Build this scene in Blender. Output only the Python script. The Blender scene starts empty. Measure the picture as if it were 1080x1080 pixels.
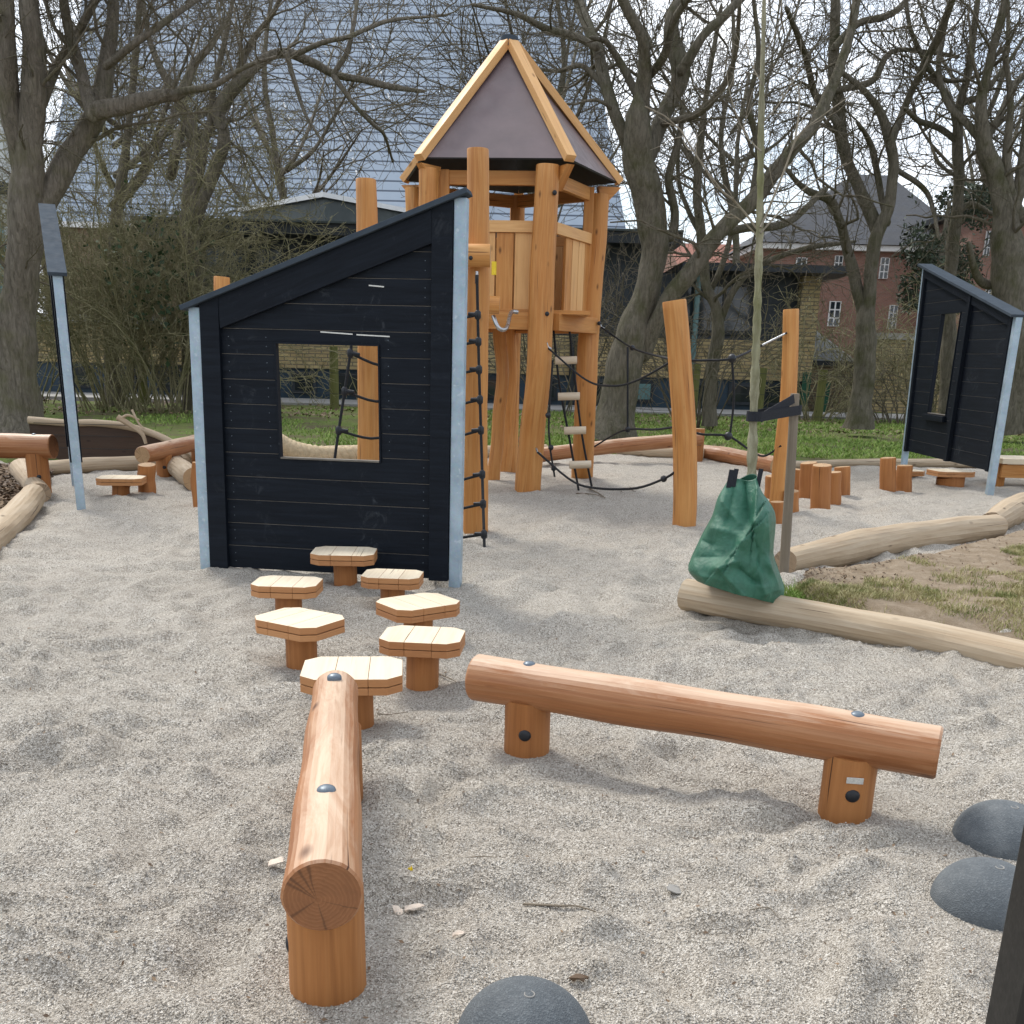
import bpy, bmesh, math, random
import numpy as np
from mathutils import Vector, Matrix
random.seed(7); rng = np.random.default_rng(11)
scn = bpy.context.scene
C = scn.collection
PI = math.pi
R = math.radians

# ------------------------------------------------------------------ camera
FPX, CAMH, PY0 = 1080.0, 1.60, 720.0     # the photograph is the upper square of a portrait frame
PITCH, ROLL = math.atan(345/1080.0), R(1.5)
cam_loc = Vector((0, 0, CAMH))
fw = Vector((0, math.cos(PITCH), -math.sin(PITCH)))
r0 = Vector((1, 0, 0)); u0 = Vector((0, math.sin(PITCH), math.cos(PITCH)))
rt = r0*math.cos(ROLL) + u0*math.sin(ROLL)
up = u0*math.cos(ROLL) - r0*math.sin(ROLL)
cd = bpy.data.cameras.new('camera'); cam = bpy.data.objects.new('camera', cd); C.objects.link(cam)
cam.matrix_world = Matrix(((rt.x, up.x, -fw.x, 0), (rt.y, up.y, -fw.y, 0), (rt.z, up.z, -fw.z, CAMH), (0, 0, 0, 1)))
cd.sensor_width = 36; cd.sensor_fit = 'HORIZONTAL'; cd.lens = 36*FPX/1080; cd.shift_y = (PY0-540)/1080; cd.clip_end = 2000; cd.clip_start = .05
scn.camera = cam

def ray(px, py): return (fw + rt*((px-540)/FPX) + up*((PY0-py)/FPX))
def G(px, py, z=0.0):                       # a point of the ground seen at that pixel of the photograph
    d = ray(px, py); t = (z-CAMH)/d.z
    return cam_loc + d*t
def AT(px, py, Y):                          # the point at world depth Y
    d = ray(px, py); return cam_loc + d*(Y/d.y)
def ONPL(px, py, p0, n):
    d = ray(px, py); return cam_loc + d*((p0-cam_loc).dot(n)/d.dot(n))
def SZ(wpx, p): return wpx*((p-cam_loc).dot(fw))/FPX
def lerp(a, b, t): return a + (b-a)*t

# ------------------------------------------------------------------ noise for the terrain
def _h(ix, iy, s):
    n = (ix*374761393 + iy*668265263 + s*974634777) & 0xffffffff
    n = ((n ^ (n >> 13))*1274126177) & 0xffffffff
    return ((n ^ (n >> 16)) & 0xffff)/65535.0
def vnoise(x, y, s=0):
    x = np.asarray(x, float); y = np.asarray(y, float)
    ix = np.floor(x).astype(np.int64); iy = np.floor(y).astype(np.int64)
    fx = x-ix; fy = y-iy
    fx = fx*fx*fx*(fx*(fx*6-15)+10); fy = fy*fy*fy*(fy*(fy*6-15)+10)
    a = _h(ix, iy, s); b = _h(ix+1, iy, s); c = _h(ix, iy+1, s); d = _h(ix+1, iy+1, s)
    return (a*(1-fx)+b*fx)*(1-fy) + (c*(1-fx)+d*fx)*fy - .5
CALM = [(G(553, 1100), .30), (G(1041, 953), .30), (G(1058, 886), .30), (G(342, 1028), .24), (G(556, 790), .24), (G(915, 846), .24), (G(378, 764), .2), (G(444, 724), .2), (G(319, 702), .2)]
def gz(x, y):
    x = np.asarray(x, float); y = np.asarray(y, float)
    wx = x + .35*vnoise(x*1.4, y*1.4, 5)+.08*vnoise(x*5, y*5, 15); wy = y + .35*vnoise(x*1.4+9, y*1.4, 6)+.08*vnoise(x*5+3, y*5, 16)
    z = .060*vnoise(wx*1.5, wy*1.5, 1) + .046*vnoise(wx*4.2, wy*4.8, 2) + .040*vnoise(wx*7.0, wy*10.5, 3) + .026*vnoise(wx*13, wy*21, 4)
    z = z - .085*np.abs(vnoise(wx*2.7+4, wy*3.6, 7)) - .050*np.abs(vnoise(wx*5.6, wy*7.2+3, 12)) + .032
    z = z*np.interp(y, [0, 6, 11, 18], [1.25, 1.25, .95, .55])
    for p, r in CALM:
        m = np.exp(-(((x-p.x)**2+(y-p.y)**2)/r**2)**2); z = z*(1-m)
    return z

# ------------------------------------------------------------------ node materials
MATS = {}
def newmat(name):
    m = bpy.data.materials.new(name); m.use_nodes = True
    nt = m.node_tree; b = nt.nodes['Principled BSDF']
    MATS[name] = m
    return m, nt, b
def nd(nt, t, **k):
    n = nt.nodes.new(t)
    for a, v in k.items():
        if a in n.inputs.keys() if hasattr(n.inputs, 'keys') else False: n.inputs[a].default_value = v
        else:
            setattr(n, a, v)
    return n
def L(nt, a, b): nt.links.new(a, b)
def coords(nt, kind='Object', scale=(1, 1, 1), rnd=True):
    tc = nt.nodes.new('ShaderNodeTexCoord'); mp = nt.nodes.new('ShaderNodeMapping')
    L(nt, tc.outputs[kind], mp.inputs['Vector']); mp.inputs['Scale'].default_value = scale
    if rnd:
        oi = nt.nodes.new('ShaderNodeObjectInfo'); ml = nt.nodes.new('ShaderNodeMath'); ml.operation = 'MULTIPLY'; ml.inputs[1].default_value = 57.0
        cx = nt.nodes.new('ShaderNodeCombineXYZ')
        L(nt, oi.outputs['Random'], ml.inputs[0])
        L(nt, ml.outputs[0], cx.inputs[0]); L(nt, ml.outputs[0], cx.inputs[2]); L(nt, cx.outputs[0], mp.inputs['Location'])
    return mp.outputs['Vector']
def noise(nt, vec, scale, detail=4, rough=.55, dist=0.0):
    n = nt.nodes.new('ShaderNodeTexNoise'); L(nt, vec, n.inputs['Vector'])
    n.inputs['Scale'].default_value = scale; n.inputs['Detail'].default_value = detail
    n.inputs['Roughness'].default_value = rough; n.inputs['Distortion'].default_value = dist
    return n.outputs['Fac']
def voro(nt, vec, scale, feat='F1', out='Distance'):
    n = nt.nodes.new('ShaderNodeTexVoronoi'); n.feature = feat; L(nt, vec, n.inputs['Vector']); n.inputs['Scale'].default_value = scale
    return n.outputs[out]
def ramp(nt, fac, stops):
    n = nt.nodes.new('ShaderNodeValToRGB'); L(nt, fac, n.inputs['Fac'])
    e = n.color_ramp.elements
    while len(e) < len(stops): e.new(.5)
    for el, (p, c) in zip(e, stops):
        el.position = p; el.color = (c[0], c[1], c[2], 1) if not isinstance(c, (int, float)) else (c, c, c, 1)
    return n.outputs['Color']
def mix(nt, fac, a, b, mode='MIX'):
    n = nt.nodes.new('ShaderNodeMix'); n.data_type = 'RGBA'; n.blend_type = mode
    for s, v in ((n.inputs[0], fac), (n.inputs[6], a), (n.inputs[7], b)):
        if isinstance(v, (int, float)): s.default_value = v
        elif isinstance(v, tuple): s.default_value = (v[0], v[1], v[2], 1)
        else: L(nt, v, s)
    return n.outputs[2]
def bump(nt, b, h, strength=.3, dist=.01, prev=None):
    n = nt.nodes.new('ShaderNodeBump'); n.inputs['Strength'].default_value = strength; n.inputs['Distance'].default_value = dist
    L(nt, h, n.inputs['Height'])
    if prev: L(nt, prev, n.inputs['Normal'])
    L(nt, n.outputs[0], b.inputs['Normal']); return n.outputs[0]

def wornfac(nt, v):
    n = nt.nodes.new('ShaderNodeMapRange'); n.inputs['From Min'].default_value = 1.12; n.inputs['From Max'].default_value = 1.62; n.inputs['To Max'].default_value = .85; L(nt, v, n.inputs['Value']); return n.outputs[0]
def wood(name, dark, mid, light, rough=.6, grain=1.0, pale=None, bumpv=.35, spec=.35, worn=None):
    m, nt, b = newmat(name)
    v = coords(nt, 'UV', (30, 1.4, 1))
    v2 = coords(nt, 'UV', (110, 2.2, 1))
    v3 = coords(nt, 'UV', (5, 1.6, 1))
    g1 = noise(nt, v, 1.0, 5, .6, .7)
    g2 = noise(nt, v2, 1.0, 3, .6, .2)
    lo = noise(nt, v3, 1.0, 3, .5, .5)
    c = ramp(nt, g1, [(.28, dark), (.5, mid), (.74, light)])
    c = mix(nt, ramp(nt, g2, [(.35, 0), (.7, 1)]), c, mix(nt, .5, c, dark))
    c = mix(nt, ramp(nt, lo, [(.3, .0), (.75, .75)]), c, light)
    if pale:
        c = mix(nt, ramp(nt, noise(nt, coords(nt, 'UV', (16, .7, 1)), 1.0, 6, .7, 1.2), [(.46, 0), (.72, .75)]), c, pale)
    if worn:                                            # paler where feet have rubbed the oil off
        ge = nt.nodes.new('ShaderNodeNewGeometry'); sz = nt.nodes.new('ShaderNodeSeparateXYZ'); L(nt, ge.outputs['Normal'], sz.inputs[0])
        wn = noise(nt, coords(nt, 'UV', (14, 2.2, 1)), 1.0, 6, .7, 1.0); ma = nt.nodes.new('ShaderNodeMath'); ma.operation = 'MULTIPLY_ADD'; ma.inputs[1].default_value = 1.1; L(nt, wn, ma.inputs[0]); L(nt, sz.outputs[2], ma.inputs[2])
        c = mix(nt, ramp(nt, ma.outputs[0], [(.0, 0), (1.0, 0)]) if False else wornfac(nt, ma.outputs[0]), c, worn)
    oi = nt.nodes.new('ShaderNodeObjectInfo')
    c = mix(nt, ramp(nt, oi.outputs['Random'], [(.0, .0), (1.0, .38)]), c, mix(nt, .55, dark, mid))
    kn = voro(nt, coords(nt, 'UV', (5.5, 2.6, 1)), 1.0)
    c = mix(nt, ramp(nt, kn, [(.035, .9), (.13, 0)]), c, tuple(x*.45 for x in dark))
    ck = noise(nt, coords(nt, 'UV', (60, .9, 1)), 1.0, 2, .5, .3)
    crk = ramp(nt, ck, [(.27, 1), (.31, 0)])
    c = mix(nt, crk, c, tuple(x*.42 for x in dark))
    L(nt, c, b.inputs['Base Color'])
    L(nt, ramp(nt, lo, [(.3, rough-.1), (.7, rough+.12)]), b.inputs['Roughness'])
    b.inputs['Specular IOR Level'].default_value = spec
    hgt = mix(nt, .5, g1, g2); hgt = mix(nt, crk, hgt, (0, 0, 0))
    bump(nt, b, hgt, bumpv, .006)
    return m
def endgrain(name, dark, light):
    m, nt, b = newmat(name)
    tc = nt.nodes.new('ShaderNodeTexCoord')
    vl = nt.nodes.new('ShaderNodeVectorMath'); vl.operation = 'LENGTH'
    va = nt.nodes.new('ShaderNodeVectorMath'); va.operation = 'ADD'; va.inputs[1].default_value = (.012, -.008, 0)
    L(nt, tc.outputs['UV'], va.inputs[0]); L(nt, va.outputs[0], vl.inputs[0])
    n = noise(nt, tc.outputs['UV'], 14, 4, .6)
    m1 = nt.nodes.new('ShaderNodeMath'); m1.operation = 'MULTIPLY_ADD'; m1.inputs[1].default_value = .03; L(nt, n, m1.inputs[0]); L(nt, vl.outputs['Value'], m1.inputs[2])
    m2 = nt.nodes.new('ShaderNodeMath'); m2.operation = 'MULTIPLY'; m2.inputs[1].default_value = 620; L(nt, m1.outputs[0], m2.inputs[0])
    m3 = nt.nodes.new('ShaderNodeMath'); m3.operation = 'SINE'; L(nt, m2.outputs[0], m3.inputs[0])
    c = mix(nt, ramp(nt, m3.outputs[0], [(0, 0), (1, .55)]), dark, light)
    c = mix(nt, ramp(nt, noise(nt, tc.outputs['UV'], 22, 5, .7), [(.35, 0), (.8, .8)]), c, tuple(x*.72 for x in dark))
    # drying checks running out from the pith
    sp = nt.nodes.new('ShaderNodeSeparateXYZ'); L(nt, va.outputs[0], sp.inputs[0])
    at = nt.nodes.new('ShaderNodeMath'); at.operation = 'ARCTAN2'; L(nt, sp.outputs[1], at.inputs[0]); L(nt, sp.outputs[0], at.inputs[1])
    a2 = nt.nodes.new('ShaderNodeMath'); a2.operation = 'MULTIPLY_ADD'; a2.inputs[1].default_value = .25; L(nt, n, a2.inputs[0]); L(nt, at.outputs[0], a2.inputs[2])
    a3 = nt.nodes.new('ShaderNodeMath'); a3.operation = 'MULTIPLY'; a3.inputs[1].default_value = 1.0; L(nt, a2.outputs[0], a3.inputs[0])
    cmb = nt.nodes.new('ShaderNodeCombineXYZ'); L(nt, a3.outputs[0], cmb.inputs[0])
    ck = voro(nt, cmb.outputs[0], .5, 'DISTANCE_TO_EDGE')
    c = mix(nt, ramp(nt, ck, [(.004, .6), (.014, 0)]), c, tuple(x*.25 for x in dark))
    L(nt, c, b.inputs['Base Color']); b.inputs['Roughness'].default_value = .7
    bump(nt, b, m3.outputs[0], .15, .002)
    return m

def simple(name, col, rough=.6, metal=0.0, var=.25, scale=8, bs=.15, bd=.004, spec=.4, kind='Object', detail=5):
    m, nt, b = newmat(name)
    v = coords(nt, kind)
    n = noise(nt, v, scale, detail, .6, .3)
    c = ramp(nt, n, [(.25, tuple(x*(1-var) for x in col)), (.75, tuple(min(1, x*(1+var)) for x in col))])
    L(nt, c, b.inputs['Base Color']); b.inputs['Metallic'].default_value = metal
    L(nt, ramp(nt, noise(nt, v, scale*2.7, 4), [(.3, max(0, rough-.1)), (.7, min(1, rough+.1))]), b.inputs['Roughness'])
    b.inputs['Specular IOR Level'].default_value = spec
    bump(nt, b, noise(nt, v, scale*6, 4), bs, bd)
    return m

W_TOWER = wood('larch_oiled', (.28, .106, .023), (.485, .20, .048), (.62, .30, .092), .55, pale=(.68, .385, .14))
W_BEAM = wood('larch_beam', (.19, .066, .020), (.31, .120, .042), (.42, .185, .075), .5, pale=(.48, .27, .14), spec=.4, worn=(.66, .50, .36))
W_STUMP = wood('larch_stump', (.20, .070, .018), (.35, .135, .037), (.45, .20, .066), .6)
W_RAFTER = wood('larch_planed', (.50, .25, .085), (.66, .37, .14), (.76, .47, .21), .55)
W_TOP = wood('plank_pale', (.56, .45, .31), (.71, .60, .44), (.78, .69, .53), .65, bumpv=.2)
W_EDGE = wood('plank_edge', (.28, .11, .04), (.44, .20, .075), (.54, .28, .12), .6)
W_BORDER = wood('peeled_log', (.25, .175, .105), (.39, .295, .19), (.49, .395, .28), .75, pale=(.54, .46, .35))
W_GREY = wood('weathered_stake', (.10, .08, .055), (.18, .145, .105), (.25, .21, .16), .8)
W_MOSSY = wood('mossy_post', (.07, .075, .025), (.12, .125, .04), (.17, .17, .06), .85)
W_RUNG = wood('pale_rung', (.50, .40, .27), (.64, .54, .40), (.72, .64, .5), .6)
W_BOARD = wood('old_brown_board', (.028, .016, .010), (.055, .032, .020), (.085, .052, .034), .75)
E_BEAM = endgrain('end_grain_beam', (.25, .100, .036), (.32, .140, .055))
E_PALE = endgrain('end_grain_pale', (.42, .26, .13), (.60, .42, .24))
E_BORD = endgrain('end_grain_border', (.33, .23, .14), (.5, .39, .27))

def m_black():
    m, nt, b = newmat('black_stain')
    v = coords(nt, 'UV', (26, 1.6, 1)); o = coords(nt, 'Object', (1, 1, 1))
    g = noise(nt, v, 1.2, 6, .65, .6)
    c = ramp(nt, g, [(.3, (.0025, .0045, .008)), (.7, (.008, .012, .019))])
    sc = noise(nt, o, 5, 8, .75, 2.0)                      # scuffs and chalky finger marks
    msk = noise(nt, o, 1.6, 2, .5)
    k = mix(nt, 1.0, ramp(nt, sc, [(.55, 0), (.80, .55)]), ramp(nt, msk, [(.5, 0), (.65, 1)]), 'MULTIPLY')
    c = mix(nt, k, c, (.12, .135, .15))
    L(nt, c, b.inputs['Base Color']); b.inputs['Roughness'].default_value = .6; b.inputs['Specular IOR Level'].default_value = .16
    bump(nt, b, g, .4, .004); return m
BLACK = m_black()
def m_galv():
    m, nt, b = newmat('galvanised_steel')
    o = coords(nt, 'Object'); vc = voro(nt, o, 70, 'F1', 'Color'); n = noise(nt, o, 9, 5, .6)
    c = mix(nt, .15, ramp(nt, n, [(.3, (.25, .34, .41)), (.7, (.40, .50, .57))]), mix(nt, .75, vc, (.36, .46, .53)))
    sp = noise(nt, o, 26, 3); c = mix(nt, ramp(nt, sp, [(.62, 0), (.70, .55)]), c, (.56, .62, .65))
    L(nt, c, b.inputs['Base Color']); b.inputs['Metallic'].default_value = .35
    L(nt, ramp(nt, n, [(.3, .38), (.7, .6)]), b.inputs['Roughness']); bump(nt, b, sp, .1, .002); return m
GALV = m_galv()
FLASH = simple('grey_flashing', (.050, .064, .080), .9, .0, .15, 6, .05, .004, .1)
ROOFP = simple('roof_plywood', (.122, .085, .088), .42, 0, .22, 2.2, .06, .003, .6)
ROPE = simple('black_rope', (.012, .013, .015), .8, 0, .4, 60, .6, .004)
PLAST = simple('black_plastic', (.012, .014, .018), .45, 0, .2, 10)
CAPG = simple('bolt_cap_grey', (.13, .16, .19), .4, .3, .2, 30)
RUBBER = None
STEEL = simple('bright_steel', (.45, .46, .47), .3, .9, .1, 12)
def m_rubber():
    m, nt, b = newmat('granulate_rubber')
    o = coords(nt, 'Object'); n = noise(nt, o, 5, 5, .6); s = voro(nt, o, 210, 'F1', 'Color'); d = voro(nt, o, 210)
    c = ramp(nt, n, [(.3, (.066, .076, .084)), (.7, (.104, .117, .125))])
    bw = nt.nodes.new('ShaderNodeRGBToBW'); L(nt, s, bw.inputs[0])
    c = mix(nt, ramp(nt, bw.outputs[0], [(.66, 0), (.85, .3)]), c, (.19, .215, .225))
    c = mix(nt, ramp(nt, noise(nt, o, 11, 6, .7), [(.5, 0), (.75, .35)]), c, (.24, .25, .25))
    L(nt, c, b.inputs['Base Color']); b.inputs['Roughness'].default_value = .8
    bump(nt, b, d, .5, .004); return m
RUBBER = m_rubber()
def m_gravel(name, grains=False):
    m, nt, b = newmat(name)
    tc = nt.nodes.new('ShaderNodeTexCoord'); o = tc.outputs['Object']
    big = noise(nt, o, .9, 4, .6, .5); mid = noise(nt, o, 9, 4, .6)
    vc = voro(nt, o, 205 if not grains else 155, 'F1', 'Color'); bw = nt.nodes.new('ShaderNodeRGBToBW'); L(nt, vc, bw.inputs[0])
    c = ramp(nt, bw.outputs[0], [(.12, (.185, .162, .132)), (.36, (.385, .348, .292)), (.6, (.515, .474, .408)), (.88, (.73, .69, .62))])
    c = mix(nt, ramp(nt, big, [(.35, 0), (.7, .45)]), c, mix(nt, .5, c, (.30, .265, .22)))
    c = mix(nt, ramp(nt, mid, [(.35, .3), (.6, 0)]), c, mix(nt, .6, c, (.23, .19, .155)))
    L(nt, c, b.inputs['Base Color']); b.inputs['Roughness'].default_value = .85; b.inputs['Specular IOR Level'].default_value = .25
    if not grains:
        d = voro(nt, o, 205); n1 = bump(nt, b, d, .95, .007)
        bump(nt, b, noise(nt, o, 42, 4, .7), .6, .012, n1)
    return m
GRAVEL = m_gravel('gravel'); GRAIN = m_gravel('gravel_grain', True)
def m_soil(name, stops, sc=6, moss=None, bd=.02):
    m, nt, b = newmat(name); tc = nt.nodes.new('ShaderNodeTexCoord'); o = tc.outputs['Object']
    n = noise(nt, o, sc, 8, .7, .4); c = ramp(nt, n, stops)
    f = noise(nt, o, sc*14, 5, .7); c = mix(nt, ramp(nt, f, [(.3, .5), (.6, 0)]), c, mix(nt, .55, c, (.03, .025, .015)))
    if moss: c = mix(nt, ramp(nt, noise(nt, o, .9, 5, .65, .5), [(.46, 0), (.60, .9)]), c, moss)
    L(nt, c, b.inputs['Base Color']); b.inputs['Roughness'].default_value = .95; b.inputs['Specular IOR Level'].default_value = .1
    bump(nt, b, mix(nt, .5, n, f), .8, bd); return m
SOIL = m_soil('soil', [(.3, (.075, .055, .035)), (.7, (.17, .13, .09))])
LITTER = m_soil('leaf_litter', [(.3, (.05, .034, .02)), (.5, (.12, .085, .055)), (.7, (.21, .16, .11))], 16)
BED = m_soil('sandy_bed', [(.3, (.19, .14, .09)), (.55, (.29, .23, .165)), (.75, (.38, .32, .245))], 7)
TURF = m_soil('turf', [(.3, (.040, .070, .016)), (.7, (.085, .13, .030))], 5)
PAVE = m_soil('paving', [(.3, (.30, .29, .27)), (.7, (.40, .39, .37))], 3, bd=.004)
def m_blade(name, a, b_, c_):
    m, nt, b = newmat(name); tc = nt.nodes.new('ShaderNodeTexCoord')
    n = voro(nt, tc.outputs['Object'], 9, 'F1', 'Color'); bw = nt.nodes.new('ShaderNodeRGBToBW'); L(nt, n, bw.inputs[0])
    n2 = noise(nt, tc.outputs['Object'], .8, 4, .6)
    c = ramp(nt, mix(nt, .5, bw.outputs[0], n2), [(.3, a), (.5, b_), (.72, c_)])
    L(nt, c, b.inputs['Base Color']); b.inputs['Roughness'].default_value = .7
    b.inputs['Subsurface Weight'].default_value = 0; return m
GRASS = m_blade('grass_blade', (.095, .165, .022), (.18, .285, .045), (.29, .36, .085))
STRAW = m_blade('dry_grass', (.17, .19, .055), (.30, .28, .11), (.42, .36, .19))
LEAFM = m_blade('dead_leaf', (.06, .035, .018), (.14, .085, .045), (.24, .16, .09))
def m_bark(name, dark, light, moss, mossamt=.5):
    m, nt, b = newmat(name); tc = nt.nodes.new('ShaderNodeTexCoord'); o = tc.outputs['Object']
    mp = nt.nodes.new('ShaderNodeMapping'); mp.inputs['Scale'].default_value = (16, 16, 3.2); L(nt, o, mp.inputs[0])
    n = noise(nt, mp.outputs[0], 1.3, 6, .7, .8); c = ramp(nt, n, [(.3, dark), (.7, light)])
    c = mix(nt, ramp(nt, noise(nt, o, 2.2, 6, .65), [(.48, 0), (.68, mossamt)]), c, moss)
    L(nt, c, b.inputs['Base Color']); b.inputs['Roughness'].default_value = .92; b.inputs['Specular IOR Level'].default_value = .15
    bump(nt, b, n, 1.0, .05); return m
BARK = m_bark('bark_grey_brown', (.085, .074, .057), (.245, .215, .172), (.105, .105, .040))
BARKD = m_bark('bark_dark', (.076, .068, .050), (.21, .188, .145), (.062, .066, .022), .7)
TWIG = m_bark('twig_grey', (.11, .095, .07), (.23, .20, .15), (.10, .10, .045), .5)
TWIGD = m_bark('twig_dark', (.088, .076, .055), (.19, .165, .122), (.065, .066, .026), .6)
TWIGO = m_bark('twig_olive', (.18, .163, .088), (.37, .335, .205), (.085, .10, .032), .7)
YOUNG = m_bark('young_bark', (.25, .235, .15), (.43, .41, .29), (.22, .235, .085), .6)
PALETWIG = m_bark('pale_twig', (.26, .225, .165), (.44, .39, .31), (.22, .2, .1), .3)
def m_brick(name, c1, c2, mort, sw=.23, sh=.065, ms=.010, dirt=.3):
    m, nt, b = newmat(name); tc = nt.nodes.new('ShaderNodeTexCoord')
    n = nt.nodes.new('ShaderNodeTexBrick'); L(nt, tc.outputs['UV'], n.inputs['Vector'])
    n.inputs['Scale'].default_value = 1; n.inputs['Brick Width'].default_value = sw; n.inputs['Row Height'].default_value = sh
    n.inputs['Mortar Size'].default_value = ms; n.inputs['Color1'].default_value = (*c1, 1); n.inputs['Color2'].default_value = (*c2, 1); n.inputs['Mortar'].default_value = (*mort, 1)
    c = mix(nt, ramp(nt, noise(nt, tc.outputs['UV'], 1.2, 6, .7), [(.4, 0), (.75, dirt)]), n.outputs['Color'], (.08, .07, .045))
    L(nt, c, b.inputs['Base Color']); b.inputs['Roughness'].default_value = .85
    bump(nt, b, n.outputs['Fac'], -.5, .01); return m
YBRICK = m_brick('yellow_brick', (.46, .36, .175), (.34, .25, .115), (.15, .125, .085), .40, .115, .016, .35)
BBRICK = m_brick('brown_brick', (.25, .18, .10), (.19, .135, .075), (.11, .095, .075), .40, .115, .016, .5)
RBRICK = m_brick('red_brick', (.27, .125, .085), (.21, .088, .060), (.22, .17, .14), .23, .075, .012, .2)
TILE = m_brick('red_tile', (.30, .115, .075), (.24, .09, .06), (.2, .07, .045), .25, .33, .03, .25)
SLATE = m_brick('slate', (.050, .055, .066), (.038, .043, .053), (.035, .038, .045), .3, .25, .02, .2)
DARKP = simple('dark_painted_wall', (.026, .033, .040), .55, 0, .3, 3)
BLUEP = simple('blue_painted_panel', (.020, .042, .065), .5, 0, .25, 3)
FASC = simple('dark_fascia', (.014, .018, .022), .5, 0, .3, 4)
WHITEP = simple('white_paint', (.70, .70, .68), .5, 0, .06, 4)
GREYP = simple('clerestory_cladding', (.040, .052, .050), .45, 0, .25, 1.5)
FELT = simple('roof_felt', (.09, .095, .09), .8, 0, .25, 3)
CONC = simple('concrete', (.27, .26, .24), .85, 0, .2, 5)
GREENB = simple('green_bin_plastic', (.012, .075, .040), .5, 0, .15, 4)
PALEW = simple('pale_wall', (.50, .52, .50), .7, 0, .12, 2)
TEAL = simple('teal_glazing', (.10, .19, .19), .2, 0, .2, 2)
YELLOW = simple('yellow_plastic', (.75, .55, .02), .4, 0, .05, 4)
PLATE = simple('label_plate', (.55, .55, .52), .35, .4, .25, 90)
POSTBLK = simple('dark_metal_post', (.022, .021, .019), .5, .2, .25, 20)
STRAP = simple('black_webbing', (.010, .012, .018), .7, 0, .3, 60)
CHALK = simple('bare_wood_scratch', (.62, .62, .58), .8, 0, .1, 20)
GAPW = simple('bare_board_edge', (.135, .12, .10), .8, 0, .35, 9)
HEMP = simple('hemp_rope', (.45, .36, .23), .85, 0, .25, 25, .5)
GLASS, _nt, _b = newmat('dark_glass')
_b.inputs['Base Color'].default_value = (.018, .024, .028, 1); _b.inputs['Roughness'].default_value = .06; _b.inputs['Specular IOR Level'].default_value = .6
bump(_nt, _b, noise(_nt, coords(_nt, 'Object'), 1.2, 2), .06, .02)
def m_bag():
    m, nt, b = newmat('green_tarpaulin'); o = coords(nt, 'Object')
    n = noise(nt, o, 7, 5, .6, .5); c = ramp(nt, n, [(.3, (.022, .105, .062)), (.7, (.045, .165, .105))])
    c = mix(nt, ramp(nt, noise(nt, o, 22, 5, .7), [(.62, 0), (.8, .35)]), c, (.20, .26, .2))
    L(nt, c, b.inputs['Base Color']); b.inputs['Roughness'].default_value = .42; b.inputs['Specular IOR Level'].default_value = .42
    bump(nt, b, noise(nt, o, 26, 6, .75, 1.5), .7, .012); return m
BAG = m_bag()
def m_bigroof():
    m, nt, b = newmat('striped_slate_roof'); tc = nt.nodes.new('ShaderNodeTexCoord'); uv = tc.outputs['UV']
    sp = nt.nodes.new('ShaderNodeSeparateXYZ'); L(nt, uv, sp.inputs[0])
    f = nt.nodes.new('ShaderNodeMath'); f.operation = 'FRACT'; mm = nt.nodes.new('ShaderNodeMath'); mm.operation = 'DIVIDE'; mm.inputs[1].default_value = 1.0
    L(nt, sp.outputs[1], mm.inputs[0]); L(nt, mm.outputs[0], f.inputs[0])
    line = ramp(nt, f.outputs[0], [(.0, 1), (.14, 1), (.20, 0)])
    n = noise(nt, uv, .12, 5, .6); n2 = noise(nt, uv, 1.5, 4, .6)
    c = ramp(nt, n, [(.3, (.245, .305, .375)), (.7, (.33, .39, .455))])
    c = mix(nt, ramp(nt, n2, [(.4, 0), (.7, .25)]), c, (.36, .41, .47))
    c = mix(nt, line, c, (.055, .075, .105))
    L(nt, c, b.inputs['Base Color']); b.inputs['Roughness'].default_value = .45; b.inputs['Specular IOR Level'].default_value = .5
    bump(nt, b, line, -.4, .05); return m
BIGROOF = m_bigroof()

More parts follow.
